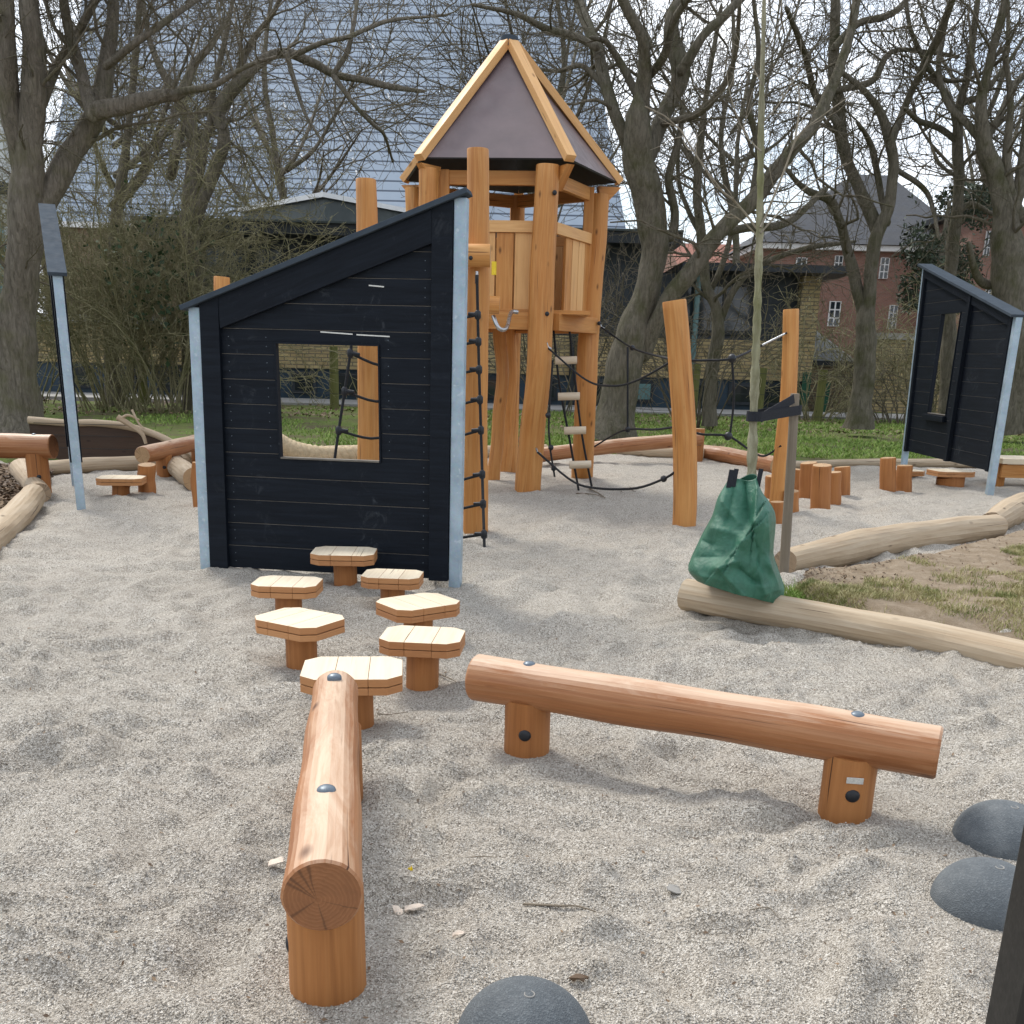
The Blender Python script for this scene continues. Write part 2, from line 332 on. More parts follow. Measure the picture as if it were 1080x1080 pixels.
# ------------------------------------------------------------------ mesh builder
class MB:
    def __init__(s): s.v = []; s.f = []; s.uv = []; s.mi = []; s.sm = []; s.mats = []
    def mid(s, m):
        if m not in s.mats: s.mats.append(m)
        return s.mats.index(m)
    def face(s, idx, uvs, m, smooth=False): s.f.append(idx); s.uv.append(uvs); s.mi.append(s.mid(m)); s.sm.append(smooth)
    def quad(s, pts, m, uvs=None, smooth=False):
        b = len(s.v); s.v += [tuple(p) for p in pts]
        if uvs is None:
            e0 = (Vector(pts[1])-Vector(pts[0])); n = e0.normalized(); o = Vector(pts[0])
            nn = (Vector(pts[1])-o).cross(Vector(pts[-1])-o).normalized(); t = nn.cross(n)
            uvs = [((Vector(p)-o).dot(n), (Vector(p)-o).dot(t)) for p in pts]
        s.face(list(range(b, b+len(pts))), uvs, m, smooth)
    def box(s, c, ax, ay, az, m, grain=None, mtop=None, mend=None):
        """c centre, ax ay az half-axis vectors; grain runs along the longest (or given) axis"""
        c = Vector(c); A = [Vector(ax), Vector(ay), Vector(az)]
        if grain is None: grain = max(range(3), key=lambda i: A[i].length)
        ou = random.random()*3; ov = random.random()*3
        for i in range(3):
            j, k = (i+1) % 3, (i+2) % 3
            for sg in (1, -1):
                q = [c+A[i]*sg+A[j]*a*sg+A[k]*b for a, b in ((-1, -1), (1, -1), (1, 1), (-1, 1))]
                la, lb = A[j].length, A[k].length
                uv = [(a*la+ou, b*lb+ov) for a, b in ((-1, -1), (1, -1), (1, 1), (-1, 1))]
                if j == grain or (i == grain and lb < la): uv = [(y, x) for x, y in uv]
                mm = m
                if mtop is not None and i == 2 and sg == 1: mm = mtop
                if mend is not None and i == grain: mm = mend
                s.quad(q, mm, uv)
    def bar(s, p0, p1, w, h, m, upv=(0, 0, 1), mtop=None, mend=None):
        p0 = Vector(p0); p1 = Vector(p1); d = (p1-p0); t = d.normalized(); u = Vector(upv)
        sx = t.cross(u).normalized(); u = sx.cross(t).normalized()
        s.box((p0+p1)/2, d/2, sx*w/2, u*h/2, m, 0, mtop, mend)
    def tube(s, pts, rad, m, k=16, cap=None, rough=0.0, seed=0, facet=0.0, smooth=True):
        pts = [Vector(p) for p in pts]; n = len(pts)
        if isinstance(rad, (int, float)): rad = [rad]*n
        rings = []; ln = 0.0; lens = []
        t0 = (pts[1]-pts[0]).normalized(); ref = Vector((0, 0, 1)) if abs(t0.z) < .8 else Vector((0, 1, 0))
        a = t0.cross(ref).normalized(); rr = random.Random(seed)
        ph = [rr.random()*6.28 for _ in range(6)]; fj = [rr.uniform(-1, 1) for _ in range(k)]; fs = [rr.uniform(.5, 2.5) for _ in range(k)]; smooth = smooth and not facet; uo = rr.random()*5; vo = rr.random()*5
        for i in range(n):
            t = (pts[min(i+1, n-1)]-pts[max(i-1, 0)]).normalized()
            a = (a - t*a.dot(t)).normalized(); b = t.cross(a)
            if i: ln += (pts[i]-pts[i-1]).length
            lens.append(ln); ring = []
            for j in range(k):
                th = 2*PI*j/k; q = 1.0
                if rough: q += rough*(.5*math.sin(2*th+ph[0]+ln*1.3)+.35*math.sin(3*th+ph[1]-ln*2.1)+.5*math.sin(ph[2]+ln*3.1)+.4*math.sin(ph[3]+ln*7.3+th)+.25*math.sin(5*th+ph[4]+ln*11))
                if facet: q += facet*fj[j]*math.sin(ln*fs[j]+fj[j]*9)
                ring.append(len(s.v)); s.v.append(tuple(pts[i]+(a*math.cos(th)+b*math.sin(th))*rad[i]*q))
            rings.append(ring)
        Rm = sum(rad)/n
        for i in range(n-1):
            for j in range(k):
                j2 = (j+1) % k
                u_0 = 2*PI*Rm*j/k+uo; u_1 = 2*PI*Rm*(j+1)/k+uo
                s.face([rings[i][j], rings[i][j2], rings[i+1][j2], rings[i+1][j]], [(u_0, lens[i]+vo), (u_1, lens[i]+vo), (u_1, lens[i+1]+vo), (u_0, lens[i+1]+vo)], m, smooth)
        if cap is not None:
            for ring, r, rev in ((rings[0], rad[0], True), (rings[-1], rad[-1], False)):
                b = len(s.v); idx = []; uv = []
                for j, q in enumerate(ring):
                    s.v.append(s.v[q]); idx.append(b+j); uv.append((r*math.cos(2*PI*j/k), r*math.sin(2*PI*j/k)))
                if rev: idx.reverse(); uv.reverse()
                s.face(idx, uv, cap, False)
    def dome(s, c, r, h, m, nrm=(0, 0, 1), k=20, rings=6, under=0.0):
        c = Vector(c); n = Vector(nrm).normalized(); ref = Vector((1, 0, 0)) if abs(n.x) < .9 else Vector((0, 1, 0))
        a = n.cross(ref).normalized(); b = n.cross(a); rows = []
        if under: 
            rows.append([c-n*under+(a*math.cos(2*PI*j/k)+b*math.sin(2*PI*j/k))*r for j in range(k)])
        for i in range(rings):
            ph = PI/2*i/rings; rows.append([c+n*h*math.sin(ph)+(a*math.cos(2*PI*j/k)+b*math.sin(2*PI*j/k))*r*math.cos(ph) for j in range(k)])
        base = len(s.v)
        for row in rows: s.v += [tuple(p) for p in row]
        s.v.append(tuple(c+n*h)); top = len(s.v)-1
        for i in range(len(rows)-1):
            for j in range(k):
                j2 = (j+1) % k; q = [base+i*k+j, base+i*k+j2, base+(i+1)*k+j2, base+(i+1)*k+j]
                s.face(q, [(0, 0), (1, 0), (1, 1), (0, 1)], m, True)
        q = base+(len(rows)-1)*k
        for j in range(k): s.face([q+j, q+(j+1) % k, top], [(0, 0), (1, 0), (.5, 1)], m, True)
    def build(s, name, parent=None, bevel=0.0, label=None, seg=2):
        me = bpy.data.meshes.new(name); me.from_pydata(s.v, [], s.f)
        uvl = me.uv_layers.new(name='UVMap'); flat = [c for f in s.uv for p in f for c in p]
        uvl.data.foreach_set('uv', flat)
        for m in s.mats: me.materials.append(m)
        me.polygons.foreach_set('material_index', s.mi); me.polygons.foreach_set('use_smooth', s.sm)
        me.update()
        o = bpy.data.objects.new(name, me); C.objects.link(o)
        if bevel:
            bm = bmesh.new(); bm.from_mesh(me); bmesh.ops.remove_doubles(bm, verts=bm.verts, dist=1e-5); bm.to_mesh(me); bm.free()
            md = o.modifiers.new('bevel', 'BEVEL'); md.width = bevel; md.segments = seg; md.limit_method = 'ANGLE'; md.angle_limit = R(40)
        if parent is not None:
            o.parent = parent; o.matrix_parent_inverse = Matrix.Translation(-Vector(parent.location))
        if label: o['label'] = label
        return o

def np_mesh(name, verts, faces, mat, smooth=False, parent=None):
    """verts (n,3), faces (m,k) arrays -> object"""
    me = bpy.data.meshes.new(name); nv = len(verts); nf, k = faces.shape
    me.vertices.add(nv); me.vertices.foreach_set('co', np.ascontiguousarray(verts, dtype=np.float32).ravel())
    me.loops.add(nf*k); me.loops.foreach_set('vertex_index', np.ascontiguousarray(faces, dtype=np.int32).ravel())
    me.polygons.add(nf); me.polygons.foreach_set('loop_start', np.arange(0, nf*k, k, dtype=np.int32))
    me.polygons.foreach_set('use_smooth', np.full(nf, smooth))
    me.update(calc_edges=True); me.materials.append(mat)
    o = bpy.data.objects.new(name, me); C.objects.link(o)
    if parent is not None: o.parent = parent; o.matrix_parent_inverse = Matrix.Translation(-Vector(parent.location))
    return o
def tubes_np(groups):
    """groups: list of (pts (N,P,3), rad (N,P), k) -> verts, quad faces"""
    V = []; F = []; off = 0
    for pts, rad, k in groups:
        N, P, _ = pts.shape
        if N == 0: continue
        t = np.gradient(pts, axis=1); t /= np.linalg.norm(t, axis=2, keepdims=True)+1e-9
        ref = np.where(np.abs(t[:, :1, 2:3]) < .8, np.array([[[0, 0, 1.]]]), np.array([[[1., 0, 0]]]))
        ref = np.repeat(ref, P, 1)
        a = np.cross(t, ref); a /= np.linalg.norm(a, axis=2, keepdims=True)+1e-9; b = np.cross(t, a)
        th = np.arange(k)*2*PI/k
        ring = pts[:, :, None, :] + (a[:, :, None, :]*np.cos(th)[None, None, :, None] + b[:, :, None, :]*np.sin(th)[None, None, :, None])*rad[:, :, None, None]
        V.append(ring.reshape(-1, 3))
        idx = off + np.arange(N*P*k).reshape(N, P, k); nx = np.roll(idx, -1, axis=2)
        F.append(np.stack([idx[:, :-1], nx[:, :-1], nx[:, 1:], idx[:, 1:]], axis=-1).reshape(-1, 4)); off += N*P*k
    return np.concatenate(V), np.concatenate(F)

def tag(o, label, cat, group=None, kind=None):
    if label: o['label'] = label
    if cat: o['category'] = cat
    if group: o['group'] = group
    if kind: o['kind'] = kind
    return o
def thing(name, label, cat, loc=(0, 0, 0), group=None):
    o = bpy.data.objects.new(name, None); C.objects.link(o); o.location = loc; o.empty_display_size = .1
    bpy.context.view_layer.update() if False else None
    return tag(o, label, cat, group)
def struct(o): o['kind'] = 'structure'; return o
def wig(p0, p1, n, amp, seed=0):
    rr = random.Random(seed); p0 = Vector(p0); p1 = Vector(p1); out = []
    f = [rr.uniform(-1, 1) for _ in range(6)]; d = (p1-p0)
    a = d.cross(Vector((.31, .2, .93) if abs(d.normalized().z) < .8 else (0, 1, 0))).normalized(); b = d.normalized().cross(a)
    for i in range(n):
        t = i/(n-1); w = math.sin(PI*t)
        out.append(p0+d*t+a*amp*(f[0]*math.sin(PI*t)+f[1]*.6*math.sin(2*PI*t)+.3*f[4]*math.sin(5*PI*t))+b*amp*(f[2]*math.sin(PI*t)+f[3]*.6*math.sin(2*PI*t)+.3*f[5]*math.sin(4*PI*t)))
    return out
def spline(pts, n):
    """Catmull-Rom resample"""
    P = [Vector(p) for p in pts]; P = [P[0]*2-P[1]]+P+[P[-1]*2-P[-2]]; m = len(P)-3; out = []
    for i in range(n):
        u = i/(n-1)*m; j = min(int(u), m-1); t = u-j
        a, b, c, d = P[j:j+4]
        out.append(.5*((2*b)+(c-a)*t+(2*a-5*b+4*c-d)*t*t+(3*b-a-3*c+d)*t**3))
    return out
def interp(vals, n):
    return [float(x) for x in np.interp(np.linspace(0, 1, n), np.linspace(0, 1, len(vals)), vals)]

# ================================================================== GROUND
def grid_sheet(name, X, Y, Z, mat, smooth=True):
    r, c = X.shape; v = np.stack([X, Y, Z], -1).reshape(-1, 3); i = np.arange(r*c).reshape(r, c)
    f = np.stack([i[:-1, :-1], i[:-1, 1:], i[1:, 1:], i[1:, :-1]], -1).reshape(-1, 4)
    return struct(np_mesh(name, v, f, mat, smooth))
g = MB(); g.quad([(-400, -60, -.25), (400, -60, -.25), (400, 900, -.25), (-400, 900, -.25)], SOIL); struct(g.build('ground'))
ys = [-2.5]
while ys[-1] < 19: ys.append(ys[-1] + (.14 if ys[-1] < 1.4 else .017 + .0045*max(ys[-1]-1.5, 0)))
ys = np.array(ys); tt = np.linspace(-1, 1, 420)
YY = np.repeat(ys[:, None], 420, 1); XX = tt[None, :]*(np.maximum(YY, 1)*.72+2.6)
grid_sheet('gravel', XX, YY, gz(XX, YY), GRAVEL)

# lawn beyond the border logs
bx = [G(-500, 520), G(-60, 492), G(60, 486), G(220, 482), G(420, 478), G(560, 478), G(735, 481), G(830, 488), G(960, 488), G(1100, 494), G(1700, 520)]
bxx = np.array([p.x for p in bx]); bxy = np.array([p.y for p in bx])
cx = np.linspace(-30, 30, 260); rows = np.concatenate([[0, .12, .28], np.linspace(.6, 19.5, 50)])
LX = np.repeat(cx[None, :], len(rows), 0); base = np.interp(cx, bxx, bxy)
LY = base[None, :]+rows[:, None]
prof = np.interp(rows, [0, .12, .28, 30], [-.06, .0, .05, .055])
LZ = prof[:, None]+.035*vnoise(LX*1.5, LY*1.5, 8)+.02*vnoise(LX*5, LY*5, 9)
def m_lawn():
    m = m_soil('lawn_soil', [(.3, (.07, .10, .025)), (.5, (.11, .15, .038)), (.72, (.15, .165, .06))], 5, moss=(.10, .085, .05)); return m
LAWN = m_lawn(); grid_sheet('lawn', LX, LY, LZ, LAWN)
def lawn_z(x, y):
    b = np.interp(x, bxx, bxy); return np.interp(y-b, [0, .12, .28, 30], [-.06, .0, .05, .055])+.035*vnoise(x*1.5, y*1.5, 8)+.02*vnoise(x*5, y*5, 9)
pth = MB(); pth.box((0, 32.6, .0), (45, 0, 0), (0, 1.5, 0), (0, 0, .12), PAVE, 0); struct(pth.build('path'))

# planting beds: left under the old tree, right between the two border logs
def bed(name, A, B, mat, nz, h=.05):
    A = [Vector(p) for p in A]; B = [Vector(p) for p in B]; n = 90; m = 50
    A = spline(A, n); B = spline(B, n); X = np.zeros((m, n)); Y = X.copy(); Z = X.copy()
    for j in range(n):
        for i in range(m):
            t = i/(m-1); p = lerp(A[j], B[j], t); X[i, j] = p.x; Y[i, j] = p.y; Z[i, j] = min(1, min(t, 1-t)*6, j/6)*(h+.06)-.06
    Z += .03*vnoise(X*3, Y*3, nz)+.02*vnoise(X*9, Y*9, nz+1)
    return grid_sheet(name, X, Y, Z, mat), X, Y, Z
_, RX, RY, RZ = bed('planting_bed', [G(826, 612), G(930, 598), G(1046, 566), G(1120, 545), G(1300, 505)], [G(826, 632), G(930, 672), G(1046, 697), G(1120, 716), G(1300, 760)], BED, 20, .11)
_, LXb, LYb, LZb = bed('litter_bed', [G(-420, 640), G(-120, 620), G(-20, 585), G(40, 530), G(55, 505)], [G(-420, 505), G(-120, 490), G(-20, 487), G(40, 487), G(58, 490)], LITTER, 24)

# ---- grass blades
def blades(name, X, Y, Z, h, w, mat, label=None, cat=None):
    n = len(X); a = rng.uniform(0, 2*PI, n); hh = h*rng.uniform(.5, 1.3, n); ln = rng.normal(0, .55, (n, 2))*hh[:, None]
    dx, dy = np.cos(a)*w, np.sin(a)*w
    b0 = np.stack([X-dx, Y-dy, Z], -1); b1 = np.stack([X+dx, Y+dy, Z], -1)
    m0 = np.stack([X-dx*.7+ln[:, 0]*.35, Y-dy*.7+ln[:, 1]*.35, Z+hh*.6], -1); m1 = np.stack([X+dx*.7+ln[:, 0]*.35, Y+dy*.7+ln[:, 1]*.35, Z+hh*.6], -1)
    t0 = np.stack([X-dx*.1+ln[:, 0], Y-dy*.1+ln[:, 1], Z+hh], -1); t1 = np.stack([X+dx*.1+ln[:, 0], Y+dy*.1+ln[:, 1], Z+hh], -1)
    V = np.stack([b0, b1, m0, m1, t0, t1], 1).reshape(-1, 3); i = np.arange(n)*6
    F = np.concatenate([np.stack([i, i+1, i+3, i+2], -1), np.stack([i+2, i+3, i+5, i+4], -1)])
    o = np_mesh(name, V, F, mat); return tag(o, label, cat, kind='stuff')
n = 110000; gx = rng.uniform(-15, 19, n); gy = np.interp(gx, bxx, bxy)+.3+rng.random(n)**1.35*14
dens = vnoise(gx*.5, gy*.3, 30)+vnoise(gx*2, gy*1.2, 31)*.5+.42-np.clip((gx+2.4)*-.06, 0, .5)
k = rng.random(n) < np.clip(dens*1.6, .03, 1); k &= gy < 31
gx, gy = gx[k], gy[k]
blades('grass', gx, gy, lawn_z(gx, gy)-.005, .065, .012, GRASS, 'short green spring grass growing on the lawn behind the border logs', 'grass')
# bed grass
ii = rng.integers(4, RX.shape[0]-2, 70000); jj = rng.integers(3, RX.shape[1]-20, 70000)
f_ = rng.random(70000); g_ = rng.random(70000); bl = lambda A: (A[ii, jj]*(1-f_)+A[ii, jj+1]*f_)*(1-g_)+(A[ii+1, jj]*(1-f_)+A[ii+1, jj+1]*f_)*g_
bxg, byg, bzg = bl(RX), bl(RY), bl(RZ)
pm = vnoise(bxg*1.6, byg*1.6, 40)+.6*vnoise(bxg*5, byg*5, 41)+np.interp(ii/RX.shape[0], [0, .30, .6, 1], [-.40, -.10, .34, .30])
k = rng.random(len(pm)) < np.clip(pm*2.4, 0, 1)
blades('dry_grass', bxg[k], byg[k], bzg[k]-.004, .035, .003, STRAW, 'sparse thin dry grass growing on the sandy bed beside the green bag', 'grass')
tuf = np.array([[*G(840+random.gauss(0, 12), 633+random.gauss(0, 4))] for _ in range(900)])
blades('grass_tuft', tuf[:, 0], tuf[:, 1], tuf[:, 2]+.03, .05, .003, GRASS, 'fresh green grass tuft growing at the foot of the stake', 'grass')
# dead leaves under the left tree
def leaves(name, X, Y, Z, s, mat, label, cat):
    n = len(X); a = rng.uniform(0, 2*PI, n); sz = s*rng.uniform(.5, 1.3, n); P = np.stack([X, Y, Z], -1)
    u = np.stack([np.cos(a), np.sin(a), rng.normal(0, .35, n)], -1)*sz[:, None]; v = np.stack([-np.sin(a), np.cos(a), rng.normal(0, .35, n)], -1)*sz[:, None]*.6
    V = np.stack([P-u, P+v*.9, P+u, P-v*.9], 1); V[:, 1, 2] += sz*.3; V[:, 0, 2] += sz*.25; V = V.reshape(-1, 3)
    F = np.arange(n*4).reshape(-1, 4); return tag(np_mesh(name, V, F, mat), label, cat, kind='stuff')
ii = rng.integers(3, 48, 5000); jj = rng.integers(20, 88, 5000)
leaves('leaf_litter', LXb[ii, jj], LYb[ii, jj], LZb[ii, jj]+.01, .035, LEAFM, 'brown dead leaves lying under the big tree at the left', 'leaf litter')
ii = (2+30*rng.random(1400)**1.7).astype(int); jj = (3+84*rng.random(1400)**1.6).astype(int)
f_ = rng.random(1400); g_ = rng.random(1400); bl = lambda A: (A[ii, jj]*(1-f_)+A[ii, jj+1]*f_)*(1-g_)+(A[ii+1, jj]*(1-f_)+A[ii+1, jj+1]*f_)*g_
leaves('leaf_debris', bl(RX), bl(RY), bl(RZ)+.006, .012, LEAFM, 'tiny brown leaf scraps scattered over the sandy bed at the right', 'leaf litter')
n = 9000; gx = rng.uniform(-16, 18, n); gy = rng.uniform(24, 31, n); k = vnoise(gx, gy, 50)+rng.uniform(-.3, .3, n) > .02
leaves('fallen_leaves', gx[k], gy[k], lawn_z(gx[k], gy[k])+.02, .05, LEAFM, 'dead brown leaves lying on the far side of the lawn below the trees', 'leaf litter')

# ---- loose grains of gravel near the camera
n = 210000
t = rng.random(n); gy = 1.55+4.4*t**1.6; gx = rng.uniform(-1, 1, n)*(gy*.56+.35)
gzv = gz(gx, gy); s = rng.uniform(.0016, .0038, n)*rng.uniform(.7, 1.25, n)
octv = np.array([[1, 0, 0], [0, 1, 0], [-1, 0, 0], [0, -1, 0], [0, 0, .75], [0, 0, -.75]], float)
ang = rng.uniform(0, 6.28, n); ca, sa = np.cos(ang), np.sin(ang)
V = octv[None]*s[:, None, None]*rng.uniform(.65, 1.35, (n, 6, 1))
V = np.stack([V[..., 0]*ca[:, None]-V[..., 1]*sa[:, None], V[..., 0]*sa[:, None]+V[..., 1]*ca[:, None], V[..., 2]], -1)
V += np.stack([gx, gy, gzv+s*.35], -1)[:, None, :]
of = np.array([[0, 1, 4], [1, 2, 4], [2, 3, 4], [3, 0, 4], [1, 0, 5], [2, 1, 5], [3, 2, 5], [0, 3, 5]])
F = (np.arange(n)[:, None, None]*6+of[None]).reshape(-1, 3)
tag(np_mesh('gravel_grains', V.reshape(-1, 3), F, GRAIN), 'loose grey and buff gravel grains covering the play ground', 'gravel', kind='stuff')

# ================================================================== STEPPING STOOLS
def stool(top, base, size, rot, label, group, dep=.80, name='stepping_stool', th=.074, pr=.082, planks=3, lay=0):
    """top: centre of the upper face, base: foot of the post"""
    t = thing(name, label, 'stepping stool', (base.x, base.y, 0), group)
    ca, sa = math.cos(rot), math.sin(rot); X = Vector((ca, sa, 0)); Y = Vector((-sa, ca, 0)); c = Vector((top.x, top.y, 0)); z1 = top.z
    h = size/2; cut = size*.15
    hd = h*dep; cd_ = cut*.9; outl = [(-h+cut, -hd), (h-cut, -hd), (h, -hd+cd_), (h, hd-cd_), (h-cut, hd), (-h+cut, hd), (-h, hd-cd_), (-h, -hd+cd_)]
    def clip(poly, lo, hi):
        def cl(P, f):
            out = []
            for i in range(len(P)):
                a, b = P[i], P[(i+1) % len(P)]; fa, fb = f(a), f(b)
                if fa >= 0: out.append(a)
                if (fa >= 0) != (fb >= 0): tt_ = fa/(fa-fb); out.append((a[0]+(b[0]-a[0])*tt_, a[1]+(b[1]-a[1])*tt_))
            return out
        return cl(cl(poly, lambda p: p[0]-lo), lambda p: hi-p[0])
    for nm, zt, zb, swap, mt in (('step_top', z1, z1-th*.5, False, W_TOP), ('step_underlay', z1-th*.5-.004, z1-th, True, W_EDGE)):
        mb = MB(); w = size/planks; off = random.random()*4
        for i in range(planks):
            lo, hi = -h+i*w+.0007, -h+(i+1)*w-.0007; poly = clip(outl, lo, hi); n_ = len(poly); k0 = len(mb.v)
            for zz in (zt, zb):
                for a, b in poly:
                    q = c+X*a+Y*b; mb.v.append((q.x, q.y, zz))
            mb.face(list(range(k0, k0+n_)), [(a+off+i, b) for a, b in poly], mt)
            mb.face(list(range(k0+2*n_-1, k0+n_-1, -1)), [(a+off+i, b) for a, b in reversed(poly)], W_EDGE)
            for j in range(n_):
                j2 = (j+1) % n_; d = math.dist(poly[j], poly[j2])
                mb.face([k0+n_+j, k0+n_+j2, k0+j2, k0+j], [(0+off, 0), (0+off, d), (.03+off, d), (.03+off, 0)], W_EDGE)
        mb.build(nm, t, .0022)
    mb = MB(); mb.tube([(base.x, base.y, -.12), (lerp(base, top, .5).x, lerp(base, top, .5).y, z1*.5), (top.x, top.y, z1-th+.002)], pr, W_STUMP, 20, W_STUMP, .03, int(base.x*999))
    mb.build('post', t)
    return t
GS = 'stepping stools in a ring before the black panel'
ST = [((363, 581), (366, 620), .44, R(2), 'rearmost stool of the ring, right under the bottom edge of the large black panel'),
      ((414, 605), (414, 641), .38, R(-3), 'stool just right of and below the rearmost one, near the black panel'),
      ((303, 613), (305, 653), .40, R(-1), 'pale stool at the left back of the ring with two visible plank joints'),
      ((441, 634), (441, 682), .42, R(38), 'stool turned cornerwise at the right side of the ring, between two straight ones'),
      ((316, 651), (319, 702), .42, R(-30), 'stool turned cornerwise at the left of the ring, in front of the straight left one'),
      ((446, 669), (444, 724), .40, R(-4), 'pale stool at the right front of the ring with joints running away from the viewer'),
      ((372, 704), (378, 764), .44, R(6), 'nearest stool of the ring, partly behind the far end of the lengthwise balance log')]
for (tx, ty), (gx_, gy_), sz_, ro, lab in ST:
    b = G(gx_, gy_); top = AT(tx, ty, b.y); stool(top, Vector((top.x*.5+b.x*.5, b.y, 0)), sz_, ro, lab, GS)

# ================================================================== BALANCE LOGS
def balance(p0, p1, r, posts, label, seed=1, pr=.075, bolts=True, name='balance_log', cap=E_BEAM, mat=W_BEAM, plate=None, rough=.012, group=None, boltdir=None, topcaps=None, r2=None):
    t = thing(name, label, 'balance log', ((p0.x+p1.x)/2, (p0.y+p1.y)/2, 0), group)
    mb = MB(); n_ = 34; d = (p1-p0).normalized()
    pts = wig(p0, p1, n_, .005, seed); rad = [lerp(r, r2 or r, i/(n_-1))*(1+.025*math.sin(i*.5+seed)) for i in range(n_)]
    # softened arrises at both ends
    pts = [p0+d*.0, p0+d*.008]+pts[1:-1]+[p1-d*.008, p1]; rad = [rad[0]*.93, rad[0]*.995]+rad[1:-1]+[rad[-1]*.995, rad[-1]*.93]
    mb.tube(pts, rad, mat, 30, cap, rough, seed, facet=.010); log = mb.build('beam', t)
    if bolts:
        for f in (topcaps or posts):
            q = lerp(p0, p1, f); mb = MB(); mb.dome(q+Vector((0, 0, r*1.0-.006)), .027, .015, CAPG, (0, 0, 1), 18, 5, .012); mb.build('bolt_cap', log)
    for i, f in enumerate(posts):
        q = lerp(p0, p1, f); mb = MB(); k = 24
        mb.tube([(q.x, q.y, -.2), (q.x, q.y, q.z*.4), (q.x, q.y, q.z-r*.55)], [pr*1.02, pr, pr], W_STUMP, k, W_STUMP, .02, seed+i+5)
        po = mb.build('support_post', t)
        nrm = Vector(boltdir) if boltdir else Vector((-q.x, -q.y, 0)); nrm.normalize()
        mb = MB(); mb.dome(Vector((q.x, q.y, (q.z-r)*.53))+nrm*(pr-.004), .026, .012, PLAST, nrm, 18, 4, .01); mb.build('bolt', po)
        if plate is not None and plate == i:
            sx = nrm.cross(Vector((0, 0, 1))).normalized(); mb = MB()
            c_ = Vector((q.x, q.y, (q.z-r)*.53+.062))+nrm*(pr+.001)
            mb.box(c_, sx*.030, nrm*.0015, Vector((0, 0, .012)), PLATE, 0); mb.build('label_plate', po, .001)
    return t
zA = .345
near = G(340, 946, zA); far = G(354, 729, zA)
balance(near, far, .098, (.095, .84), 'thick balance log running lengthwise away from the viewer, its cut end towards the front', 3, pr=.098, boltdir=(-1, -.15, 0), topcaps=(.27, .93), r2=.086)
bl, br = G(556, 795), G(915, 850)
pl, pr_ = AT(506, 716, bl.y+.02), AT(984, 796, br.y-.02)
zB = (pl.z+pr_.z)/2
p0, p1 = G(501, 714, .29), G(991, 794, .29)
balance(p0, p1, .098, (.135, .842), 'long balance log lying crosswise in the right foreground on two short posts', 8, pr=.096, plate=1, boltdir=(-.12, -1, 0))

# far left balance log and the small logs round the left play corner
q = G(37, 522)
a_ = AT(-120, 464, q.y+.02); b_ = AT(57, 474, q.y+.02); b_.z = a_.z = (a_.z+b_.z)/2
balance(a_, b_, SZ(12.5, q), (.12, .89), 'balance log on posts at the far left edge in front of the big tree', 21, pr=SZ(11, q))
q = G(172, 506); a_ = AT(150, 480, q.y-.05); b_ = AT(222, 463, q.y+1.8)
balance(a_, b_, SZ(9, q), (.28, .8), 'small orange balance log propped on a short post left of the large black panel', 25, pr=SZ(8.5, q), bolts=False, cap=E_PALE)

def logthing(pts, rad, label, name='border_log', cat='border log', mat=W_BORDER, cap=E_BORD, seed=0, rough=.05, n_=26, k=20, group=None):
    mb = MB(); mb.tube(spline(pts, n_), interp(rad, n_), mat, k, cap, rough, seed, facet=.02)
    return tag(mb.build(name), label, cat, group)
def gl(px, py, r): p = G(px, py); p.z = r*.72; return p
def groundlog(pix, rpx, label, **k):
    pts = []; rad = []
    for (x, y), w in zip(pix, rpx):
        p = G(x, y); r = SZ(w/2, p); p.z = r*.80; pts.append(p); rad.append(r)
    return logthing(pts, rad, label, **k)
GB = 'logs edging the gravel'
groundlog([(722, 640), (800, 655), (900, 672), (1000, 692), (1130, 724), (1300, 760)], [33, 35, 35, 36, 42, 46], 'long pale peeled log edging the front of the sandy bed below the green bag', seed=31, group=GB)
groundlog([(826, 606), (880, 595), (930, 584), (1000, 573), (1047, 567)], [30, 33, 32, 30, 28], 'pale crooked log edging the back of the sandy bed, starting behind the stake', seed=33, rough=.07, group=GB)
groundlog([(1042, 564), (1070, 550), (1110, 540), (1190, 522)], [27, 30, 29, 28], 'pale log continuing the bed edge to the right border of the picture', seed=35, rough=.07, group=GB)
groundlog([(-60, 625), (-10, 583), (18, 556), (36, 534)], [36, 32, 29, 26], 'pale log edging the gravel at the left border, nearest on that side', seed=37, group=GB)
groundlog([(25, 505), (38, 522), (44, 528)], [24, 22, 20], 'short pale log lying behind the post of the far left balance log', seed=39, group=GB)
groundlog([(50, 500), (100, 497), (165, 494)], [15, 16, 15], 'pale log edging the gravel behind the left grey post', seed=41, group=GB)
groundlog([(172, 490), (190, 503), (206, 516)], [20, 22, 25], 'log lying end on just left of the large black panel', seed=43, group=GB, cap=E_PALE)
groundlog([(190, 490), (300, 484), (420, 480)], [13, 13, 13], 'pale log edging the gravel seen through the window of the black panel', seed=45, group=GB)
groundlog([(430, 482), (520, 482), (575, 480)], [12, 13, 13], 'pale log edging the gravel below the play tower', seed=46, group=GB)
groundlog([(652, 479), (700, 483), (742, 485)], [11, 13, 13], 'pale log on the ground under the orange log behind the tower', seed=47, group=GB)
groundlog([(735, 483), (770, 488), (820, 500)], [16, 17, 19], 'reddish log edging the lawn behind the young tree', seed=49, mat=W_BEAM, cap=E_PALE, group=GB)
groundlog([(815, 496), (880, 493), (960, 492), (1060, 494), (1200, 504)], [9, 9, 9, 10, 11], 'thin pale edging log in front of the lawn at the right', seed=51, group=GB)
q = G(600, 492); a_ = AT(568, 480, q.y); b_ = AT(738, 463, q.y+1.2)
